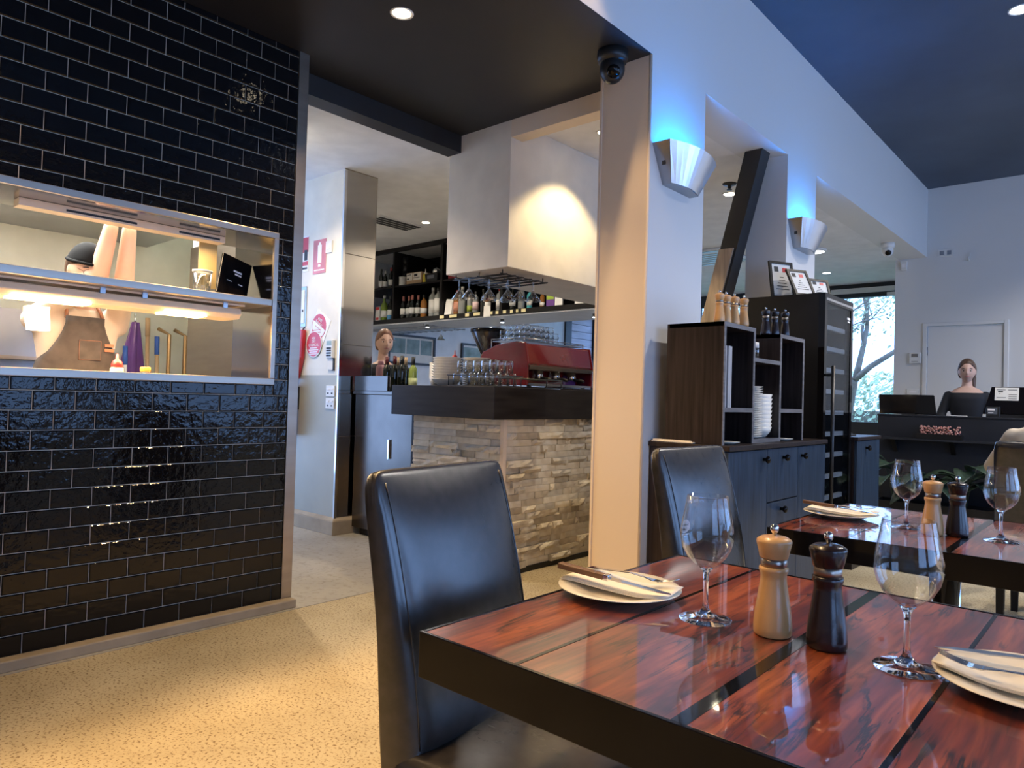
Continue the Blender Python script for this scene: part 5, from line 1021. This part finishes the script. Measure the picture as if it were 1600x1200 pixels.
def loft(mb, secs, inf=0, n=24):            # secs: (cx, cz, half depth, half width [, cy])
    m = len(secs)
    vs = []; fs = []
    for s_ in secs:
        cx, cz, a, b_ = s_[:4]; cy = s_[4] if len(s_) > 4 else 0
        for k in range(n):
            t_ = 2*PI*k/n; c, s = math.cos(t_), math.sin(t_); e = .8
            vs.append((cx+(a+inf)*math.copysign(abs(c)**e, c), cy+(b_+inf)*math.copysign(abs(s)**e, s), cz))
    for i in range(m-1):
        for k in range(n): k2 = (k+1) % n; fs.append((i*n+k, i*n+k2, (i+1)*n+k2, (i+1)*n+k))
    fs += [tuple(reversed(range(n))), tuple(range((m-1)*n, m*n))]; mb.add(vs, fs, True)
HW, HD, HH = .078, .099, .121
def head(mb, R):
    def fn(u, v):
        a = 2*PI*u; b_ = PI*(v-.5); x, y, z = math.cos(b_)*math.cos(a), math.cos(b_)*math.sin(a), math.sin(b_)
        k = 1.0
        if z < 0: k = 1-.34*(-z)**1.6
        X, Y, Z = x*HD*(k if x < 0 else (1-.10*max(0, -z)**2)), y*HW*k, z*HH
        if x < 0 and z < -.2: X *= 1-.35*(-z-.2)
        if x > 0:
            X += .024*math.exp(-((y/.13)**2+((z+.18)/.16)**2))+.010*math.exp(-((y/.10)**2+((z-.02)/.2)**2))       # nose
            X -= .011*(math.exp(-(((y-.42)/.2)**2+((z-.03)/.13)**2))+math.exp(-(((y+.42)/.2)**2+((z-.03)/.13)**2)))    # eye sockets
            X += .008*math.exp(-((y/.28)**2+((z+.50)/.09)**2))-.005*math.exp(-((y/.3)**2+((z+.60)/.05)**2))+.010*math.exp(-((y/.3)**2+((z+.82)/.12)**2))
            X += .004*math.exp(-((y/.6)**2+((z-.22)/.1)**2))
        return R @ Vector((X, Y, Z))
    mb.grid(fn, 48, 40, True, True)
    for s_ in (-1, 1): mb.sphere(R @ Vector((-.008, s_*HW*.98, -.012)), .016, .008, .028, 12, 8, R.to_3x3().to_4x4())
def hand(mb, w, d, up, side):
    w, d, up = Vector(w), Vector(d).normalized(), Vector(up).normalized(); lat = d.cross(up).normalized()*side
    for k in range(4): capsule(mb, w+lat*(.012*(k-1.5))*.7, w+d*.085+lat*(.019*(k-1.5)), .013, .0125, 8)
    for k, ln in enumerate((.070, .080, .075, .058)):
        b0 = w+d*.088+lat*(.0195*(k-1.5)); b1 = b0+d*ln*.5-up*.008; b2 = b1+(d*.75-up*.65).normalized()*ln*.5
        capsule(mb, b0, b1, .0095, .0085, 8); capsule(mb, b1, b2, .0085, .0072, 8)
    t0 = w+d*.025-lat*.028; t1 = t0+(d*.6-lat*.7-up*.2).normalized()*.045; t2 = t1+(d*.9-lat*.2-up*.3).normalized()*.032
    capsule(mb, t0, t1, .012, .010, 8); capsule(mb, t1, t2, .0095, .008, 8)
m_skin = M('skin_fair', (.62, .39, .30), .5, var=(8, .05)); m_skin2 = M('skin_warm', (.60, .36, .25), .5, var=(8, .06))
m_hairb = M('hair_brown', (.075, .038, .020), .45, var=(40, .4), stretch=(1, 1, .15)); m_haira = M('hair_auburn', (.16, .065, .03), .45, var=(40, .4), stretch=(1, 1, .15))
m_eye = M('eye_white', (.75, .73, .70), .25); m_iris = M('iris', (.03, .025, .02), .2); m_lips = M('lips', (.42, .15, .14), .45)
m_topblk = M('black_knit', (.010, .011, .016), .8); m_trous = M('dark_trousers', (.015, .015, .02), .8); m_cream_shirt = M('cream_shirt', (.70, .60, .47), .8, bump=(30, .3, .004)); m_chef = M('chef_tee', (.62, .50, .40), .8, bump=(18, .4, .006)); m_shoe = M('black_shoe', (.01, .01, .01), .4)
def person(label, loc, rz, sh, head_yaw, head_pitch, arms, top, skin, hair, hm, sit=False, sleeve='long', lean=0., hz=None, hx=.02, female=True, headroll=0, neckline=1.0, bulk=1.):
    """local frame faces +X, left = +Y; sh = shoulder height"""
    t = thing('person', label, 'person', loc, rz)
    hz = hz or sh+.20; wsh = .165 if female else .195
    pz = .585 if sit else sh*.66
    Z = lambda f: pz+(sh-pz)*f
    X = lambda f: lean*f
    secs = [(X(0), pz-.08, .085, .13), (X(0), Z(0), .105, .165 if female else .160), (X(.35), Z(.35), .088, .125 if female else .145), (X(.6), Z(.62), .105, .145 if female else .17), (X(.8), Z(.82), .108, .155 if female else .19), (X(.95), Z(.94), .085, .155 if female else .185), (X(1), Z(1.02), .062, .115), (X(1.02), Z(1.08), .05, .06)]
    R = Matrix.Translation((hx+X(1.05), 0, hz)) @ Matrix.Rotation(head_yaw, 4, 'Z') @ Matrix.Rotation(head_pitch, 4, 'Y') @ Matrix.Rotation(headroll, 4, 'X')
    body = MB(); loft(body, secs); head(body, R)
    capsule(body, (X(1), 0, sh+.0), R @ Vector((-.025, 0, -.06)), .052, .046)
    cl = MB(); loft(cl, secs[1:7] if neckline >= 1 else secs[1:6], .012); tr = MB(); loft(tr, secs[:3], .010)
    for s_, (el, wr, hd) in zip((1, -1), arms):
        p0 = (X(.95), s_*wsh, sh-.058); capsule(body, p0, el, .045*bulk, .038*bulk); capsule(body, el, wr, .038*bulk, .027*bulk); hand(body, wr, hd, (0, 0, 1) if abs(Vector(hd).normalized().z) < .8 else (-1, 0, 0), s_)
        if sleeve == 'long': capsule(cl, p0, el, .050, .047); e2 = Vector(el)+(Vector(wr)-Vector(el))*.9; capsule(cl, el, e2, .050, .036)
        else: e2 = Vector(p0)+(Vector(el)-Vector(p0))*.72; capsule(cl, p0, e2, .062, .058)
        hip = (X(0), s_*.085, pz-.02)
        if sit: kn = (.44, s_*.12, .555); an = (.42, s_*.12, .08)
        else: kn = (.02, s_*.095, .48); an = (-.01, s_*.10, .08)
        capsule(body, hip, kn, .08, .055); capsule(body, kn, an, .055, .036); capsule(tr, hip, kn, .092, .066); e3 = Vector(kn)+(Vector(an)-Vector(kn))*.93; capsule(tr, kn, e3, .066, .055)
        capsule(body, an, (an[0]+.16, an[1], .03), .04, .028)
        sh_ = MB(); capsule(sh_, (an[0]-.03, an[1], .048), (an[0]+.17, an[1], .04), .048, .038); local(sh_, 'shoe', m_shoe, t)
    def put(nm, me, m, par):
        me.materials.clear(); me.materials.append(m); o = bpy.data.objects.new(nm, me); COL.objects.link(o); o.parent = par; return o
    put('body', fuse(body, .0075, 3), skin, t); put('top', fuse(cl, .012, 5), top, t); put('trousers', fuse(tr, .014, 4), m_trous, t)
    for s_ in (-1, 1):
        e = MB().sphere(R @ Vector((HD*.775, s_*.032, .004)), .0098, .0118, .0062, 14, 10); eo = local(e, 'eye', m_eye, t)
        local(MB().sphere(R @ Vector((HD*.775+.0082, s_*.032, .004)), .0036, .0062, .0066, 10, 8), 'iris', m_iris, eo)
        local(MB().tube([R @ Vector((HD*.91, s_*.014, .024)), R @ Vector((HD*.90, s_*.032, .030)), R @ Vector((HD*.78, s_*.050, .024))], [.003, .0038, .002], 6), 'eyebrow', hm, t)
    local(MB().tube([R @ Vector((HD*.90, -.026, -.058)), R @ Vector((HD*1.02, -.010, -.0555)), R @ Vector((HD*1.04, 0, -.0565)), R @ Vector((HD*1.02, .010, -.0555)), R @ Vector((HD*.90, .026, -.058))], [.0015, .0045, .005, .0045, .0015], 8), 'lips', m_lips, t)
    hmb = MB()
    def hf(u, v):
        a = 2*PI*u; b_ = PI*(v-.5); x, y, z = math.cos(b_)*math.cos(a), math.cos(b_)*math.sin(a), math.sin(b_)
        hl_ = .66-.75*max(0, abs(y)-.30)
        front = max(0, min(1, (x+.10)/.2))*max(0, min(1, (hl_-z)/.14))
        low = max(0, min(1, (-.55-z)/.2)); k = 1.115+.012*math.sin(30*a)*(1-front)-.30*front-.25*low
        if hair == 'cap': k = 1.02-.25*max(0, min(1, (.05-z)/.1))-.2*front
        return R @ Vector((x*HD*k-.004, y*HW*k, z*HH*k+.003))
    hmb.grid(hf, 60, 40, True, True)
    if hair == 'pony': capsule(hmb, R @ Vector((-.09, .03, .0)), R @ Vector((-.115, .05, -.07)), .026, .034); capsule(hmb, R @ Vector((-.115, .05, -.07)), R @ Vector((-.10, .065, -.19)), .034, .014)
    if hair == 'bun': capsule(hmb, R @ Vector((-.10, 0, .0)), R @ Vector((-.12, 0, -.05)), .035, .034); capsule(hmb, R @ Vector((-.12, 0, -.05)), R @ Vector((-.10, 0, -.17)), .030, .015)
    local(hmb, 'hair', hm, t)
    return t, R
# attendant at the reception desk
person('young woman in a black long-sleeved top standing behind the reception desk', (-1.395, 8.86, 0), -PI/2+.16, 1.375, .0, .04, [((.02, .235, 1.10), (.16, .20, .93), (1, -.1, -.3)), ((.02, -.235, 1.10), (.16, -.20, .93), (1, .1, -.3))], m_topblk, m_skin, 'pony', m_hairb, hz=1.577, neckline=.9)
# bar attendant
person('woman with tied-back auburn hair standing behind the bar beside the steel column', (-5.43, 4.23, 0), .0, 1.43, -.42, .03, [((-.02, .23, 1.10), (.05, .235, .87), (.1, 0, -1)), ((-.02, -.23, 1.10), (.05, -.235, .87), (.1, 0, -1))], m_topblk, m_skin2, 'bun', m_haira, hz=1.648)
# chef
chef, R = person('chef in a dark apron and black cap reaching up behind the kitchen pass', (-4.24, 1.265, 0), 0, 1.545, .15, .38, [((.20, .155, 1.70), (.26, .150, 1.97), (.05, 0, 1)), ((.19, .035, 1.735), (.26, .062, 1.97), (.05, .02, 1))], m_chef, m_skin2, 'none', m_hairb, female=False, sleeve='short', hz=1.765, hx=.10, bulk=1.3)
cp = MB()
def capf(u, v):
    a = 2*PI*u; b_ = PI*(v-.5); x, y, z = math.cos(b_)*math.cos(a), math.cos(b_)*math.sin(a), math.sin(b_); k = 1.14-.34*max(0, min(1, (.22+.12*x-z)/.10)); return R @ Vector((x*HD*k, y*HW*k, z*HH*k+.004))
cp.grid(capf, 48, 32, True, True); cp.tube([R @ Vector((HD*1.10*math.cos(a), HW*1.12*math.sin(a), .036+.014*math.cos(a))) for a in [2*PI*k/24 for k in range(25)]], .008, 8); cpo = local(cp, 'cap', M('black_cap', (.004, .004, .005), .9, spec=.2), chef)
ap = MB()
def apf(u, v):
    z = .72+.79*v; w = .205 if z < 1.28 else .205-.115*min(1, (z-1.28)/.18)**.6; y = -w+2*w*u; return (.012+.128*math.sqrt(max(0, 1-(y/.225)**2)), y, z)
ap.grid(apf, 17, 22); m_apron = M('apron_brown', (.055, .043, .038), .7, var=(20, .25)); apo = local(ap, 'apron', m_apron, chef); so = apo.modifiers.new('s', 'SOLIDIFY'); so.thickness = .006; so.offset = 1
m_tan = M('tan_leather', (.34, .14, .07), .6)
local(MB().box(.140, .150, -.03, .075, 1.285, 1.39), 'pocket', m_apron, apo, bevel=.002)
local(MB().tube([(.1505, -.028, 1.388), (.1505, -.028, 1.288), (.1505, .073, 1.288), (.1505, .073, 1.388), (.1505, -.028, 1.388)], .0012, 4), 'stitching', m_tan, apo)
for z in (1.335, 1.36): local(MB().box(.125, .142, .095, .14, z, z+.016), 'tan_tab', m_tan, apo)
for s_ in (-1, 1): local(MB().tube([(.125, s_*.085, 1.50), (.105, s_*.08, 1.54), (.05, s_*.075, 1.585), (-.05, s_*.07, 1.59)], .009, 8), 'strap', m_tan, apo)
gl = MB()
for s_ in (-1, 1): gl.tube([R @ Vector((HD*.99, s_*.031+.021*math.cos(a), .004+.016*math.sin(a))) for a in [2*PI*k/16 for k in range(17)]], .0012, 5)
for s_ in (-1, 1): gl.tube([R @ Vector((HD*.97, s_*.052, .008)), R @ Vector((0, s_*HW*1.02, .012))], .0012, 5)
local(gl, 'spectacles', m_metalblk, chef)
# seated diner
person('diner in a cream shirt seated with back to the viewer at the right edge', (-.335, 4.80, 0), PI/2, 1.075, .1, .1, [((.10, .30, .84), (.34, .22, .82), (1, -.3, 0)), ((.10, -.30, .84), (.34, -.22, .82), (1, .3, 0))], m_cream_shirt, m_skin2, 'short', m_hairb, sit=True, female=False, hz=1.305)

# ================================================================== RECEPTION
rd = thing('reception_desk', 'long dark reception desk with shelf and planter in front of the far wall', 'desk', (-1.0, 8.3, 0))
m_desk = M('desk_charcoal', (.012, .014, .020), .5, var=(3, .2), spec=.3)
MB().box(-2.04, 1.0, 8.0, 8.05, 0, 1.085).build('front_panel', m_desk, rd); MB().box(-2.04, -2.0, 8.05, 8.55, 0, 1.085).build('side_panel', m_desk, rd); MB().box(-2.045, 1.0, 7.99, 8.25, 1.085, 1.10).build('ledge', m_desk, rd, bevel=.003); MB().box(-2.0, 1.0, 8.05, 8.6, .74, .77).build('worktop', m_desk, rd)
MB().box(-1.96, 1.0, 7.86, 8.0, .85, .868).build('front_shelf', m_desk, rd)
for x in (-1.87, -1.36, -.80): MB().prism([(8.0, .85), (7.88, .85), (8.0, .72)], x-.02, x+.02, 'x').build('shelf_bracket', m_black, rd)
pt = thing('planter_trough', 'long low black planter trough under the reception desk shelf', 'planter', (-1.2, 7.75, 0)); MB().box(-1.98, .6, 7.62, 7.64, 0, .26).box(-1.98, .6, 7.92, 7.94, 0, .26).box(-1.98, -1.96, 7.64, 7.92, 0, .26).box(.58, .6, 7.64, 7.92, 0, .26).build('box', m_black, pt); MB().box(-1.96, .58, 7.64, 7.92, .18, .22).build('soil', M('soil', (.03, .02, .015), .95), pt)
m_leaf = M('dark_glossy_leaf', (.026, .048, .030), .35, var=(6, .4), rnd=True); rng = random.Random(5)
def leafmesh(L_, w, droop):
    b = MB()
    def fn(u, v):
        s = math.sin(PI*min(1, u*.97+.02))**.75; x = L_*u; y = w*(v-.5)*2*s; z = .12*L_*math.sin(u*2.2)-droop*L_*u*u+abs(v-.5)*.5*w*s; return (x, y, z)
    b.grid(fn, 9, 5); return b
def plant(x, y, n, lab, h=.44, L_=.29):
    t = thing('leafy_plant', lab, 'plant', (x, y, .22), 0, 'broad-leaved plants in the reception planter')
    for k in range(n):
        a = -PI*1.08+1.16*PI*k/(n-1)+rng.uniform(-.2, .2); hh = h*rng.uniform(.45, 1); r_ = rng.uniform(.03, .10); p = Vector((r_*math.cos(a), r_*math.sin(a)*.7, hh))
        st_ = local(MB().tube([(0, 0, -.02), (p.x*.4, p.y*.4, hh*.6), tuple(p)], [.006, .005, .003], 6), 'stem', m_leaf, t)
        lf = leafmesh(L_*rng.uniform(.75, 1.15), .085, rng.uniform(.3, .8)).build('leaf', m_leaf, st_, world=False); lf.location = p; lf.rotation_euler = (rng.uniform(-.3, .3), rng.uniform(-.5, .1), a)
        so = lf.modifiers.new('s', 'SOLIDIFY'); so.thickness = .0015
for x, n, lab in ((-1.83, 9, 'leftmost broad-leaved plant in the planter'), (-1.52, 8, 'broad-leaved plant behind the wine glass'), (-1.22, 9, 'broad-leaved plant behind the far dark mill'), (-.90, 8, 'broad-leaved plant behind the diner')): plant(x, 7.77, n, lab)
t = thing('flower_box', 'black box of dried red berries on the desk shelf', 'decoration', (-1.46, 7.93, .868)); MB().box(-1.66, -1.28, 7.88, 7.99, .869, .92).build('box', m_black, t); b = MB()
for k in range(150): c_ = (rng.uniform(-1.64, -1.29), rng.uniform(7.89, 7.97), .918+rng.uniform(0, .075)); b.sphere(c_, .009, .009, .009, 6, 5)
o = b.build('berries', M('dried_berries', (.30, .06, .05), .5, var=(60, .5, (.55, .35, .30))), t); o['kind'] = 'stuff'
t = thing('computer_monitor', 'black monitor seen from behind at the left end of the reception desk', 'monitor', (-1.80, 8.2, 1.10)); mt = Matrix.Translation((-1.79, 8.15, 1.105)) @ Matrix.Rotation(-.18, 4, 'X'); MB().frustum((-.27, .25, -.015, .015), (-.29, .22, -.015, .015), 0, .20, mt).build('display', m_gloss, t, bevel=.004); MB().box(-1.85, -1.73, 8.12, 8.24, 1.1005, 1.112).build('stand', m_metalblk, t)
t = thing('point_of_sale_terminal', 'black point of sale terminal with paper notice on the reception desk', 'terminal', (-.98, 8.2, 1.10)); mt = Matrix.Translation((-.93, 8.16, 1.13)) @ Matrix.Rotation(-.25, 4, 'X'); MB().frustum((-.22, .22, -.012, .012), (-.16, .24, -.012, .012), 0, .27, mt).build('display', m_gloss, t, bevel=.004)
pn = MB().box(-.13, .06, -.016, -.0125, .135, .262, mt).build('notice', m_paper, t); b = MB()
for k, (x0, x1, z) in enumerate(((-.115, -.045, .238), (-.025, .045, .238), (-.105, -.065, .215), (-.095, -.085, .198), (-.02, .045, .19), (-.02, .045, .17), (-.115, -.04, .16), (-.02, .045, .150))): b.box(x0, x1, -.0175, -.016, z, z+(.012 if k == 2 else .005), mt)
b.build('print_lines', m_blkprint, pn); MB().box(-1.08, -.78, 8.1, 8.28, 1.1005, 1.13).build('stand', m_metalblk, t)
t = thing('card_reader', 'small card reader with lit display under the terminal', 'card reader', (-1.06, 8.06, 1.10)); MB().box(-1.11, -1.0, 8.05, 8.10, 1.1005, 1.20).build('body', m_metalblk, t, bevel=.004); MB().box(-1.10, -1.02, 8.047, 8.05, 1.13, 1.19).build('display', M('reader_screen', (.10, .11, .13), .2), t); MB().box(-1.095, -1.04, 8.0455, 8.047, 1.165, 1.18).box(-1.09, -1.05, 8.0455, 8.047, 1.14, 1.146).build('print_lines', m_print, t)
tag(MB().box(-.80, -.72, 8.02, 8.06, 1.1005, 1.21).build('glow_stand_in', m_plast, bevel=.003), 'pale block standing in for a bluish-white glow at the right end of the reception desk', 'card')  # pale block in place of a bluish-white reflected glow
tag(MB().box(-1.42, -1.27, 8.03, 8.12, 1.1005, 1.106).build('notepad', m_paper), 'thin white notepad on the ledge before the woman', 'notepad')

# ================================================================== GARDEN BEYOND THE FAR GLAZING
m_bark = M('bark', (.22, .18, .14), .9, var=(8, .3)); m_fol = M('spring_foliage', (.55, .62, .42), .7, var=(4, .3)); rng = random.Random(9)
def tree(x, y, h, lab, nleaf):
    t = thing('garden_tree', lab, 'tree', (x, y, -.12), 0, 'trees outside the far window'); tr = MB(); tips = []
    def grow(p, d, l, r, dep):
        pts = [p]; q = p; dd = d
        for k in range(4): dd = (dd+Vector((rng.uniform(-.22, .22), rng.uniform(-.22, .22), rng.uniform(-.05, .12)))).normalized(); q = q+dd*l/4; pts.append(q)
        tr.tube(pts, [r*(1-.12*k) for k in range(5)], 6)
        if dep > 0:
            for k in range(3): grow(pts[rng.choice((2, 3, 4))], (dd+Vector((rng.uniform(-1, 1), rng.uniform(-1, 1), rng.uniform(-.1, .5)))).normalized(), l*.72, r*.55, dep-1)
        else: tips.extend(pts[2:])
    grow(Vector((0, 0, 0)), Vector((0, 0, 1)), h*.38, .11, 4); local(tr, 'trunk', m_bark, t); lf = MB()
    for k in range(nleaf):
        c_ = rng.choice(tips)+Vector((rng.gauss(0, .22), rng.gauss(0, .22), rng.gauss(0, .22))); s = rng.uniform(.025, .055); a = Vector((rng.gauss(0, 1), rng.gauss(0, 1), rng.gauss(0, 1))).normalized(); b_ = a.orthogonal().normalized(); c2_ = a.cross(b_)
        lf.add([c_-b_*s, c_+c2_*s*.5, c_+b_*s, c_-c2_*s*.5], [(0, 1, 2, 3)])
    o = local(lf, 'foliage', m_fol, t); o['kind'] = 'stuff'
tree(-4.3, 14.6, 5.2, 'bare-branched garden tree nearest the far window', 3500); tree(-7.4, 17.0, 6, 'leafy garden tree further left outside', 4500); tree(-2.2, 16.6, 5.5, 'leafy garden tree further right outside', 4500)
hg = thing('garden_hedge', 'loose green hedge along the garden outside the far window', 'hedge', (-4.5, 21.5, -.12)); b = MB()
for k in range(9000):
    c_ = Vector((rng.uniform(-5, 5), rng.uniform(-.6, .6), rng.uniform(0, 2.3)**1.0)); s = rng.uniform(.05, .10); a = Vector((rng.gauss(0, 1), rng.gauss(0, 1), rng.gauss(0, 1))).normalized(); b_ = a.orthogonal().normalized(); c2_ = a.cross(b_); b.add([c_-b_*s, c_+c2_*s*.5, c_+b_*s, c_-c2_*s*.5], [(0, 1, 2, 3)])
o = local(b, 'foliage', m_fol, hg); o['kind'] = 'stuff'; local(MB().box(-5, 5, -.1, .1, 0, 1.2), 'stems', m_bark, hg)
# added unseen panel fixture that carries the kitchen fill light
t = thing('kitchen_added_panel', 'added unseen white panel light on the kitchen ceiling behind the pass', 'ceiling light', (-4.7, .6, 2.72))
MB().box(-5.2, -4.2, -.4, 1.6, 2.735, 2.76).build('housing', m_plast, t, bevel=.004); MB().box(-5.15, -4.25, -.35, 1.55, 2.728, 2.735).build('diffuser', m_lampc, t)
for y in (-.2, 1.4): MB().tube([(-4.7, y, 2.76), (-4.7, y, 2.999)], .006).build('hanger', m_steel2, t)
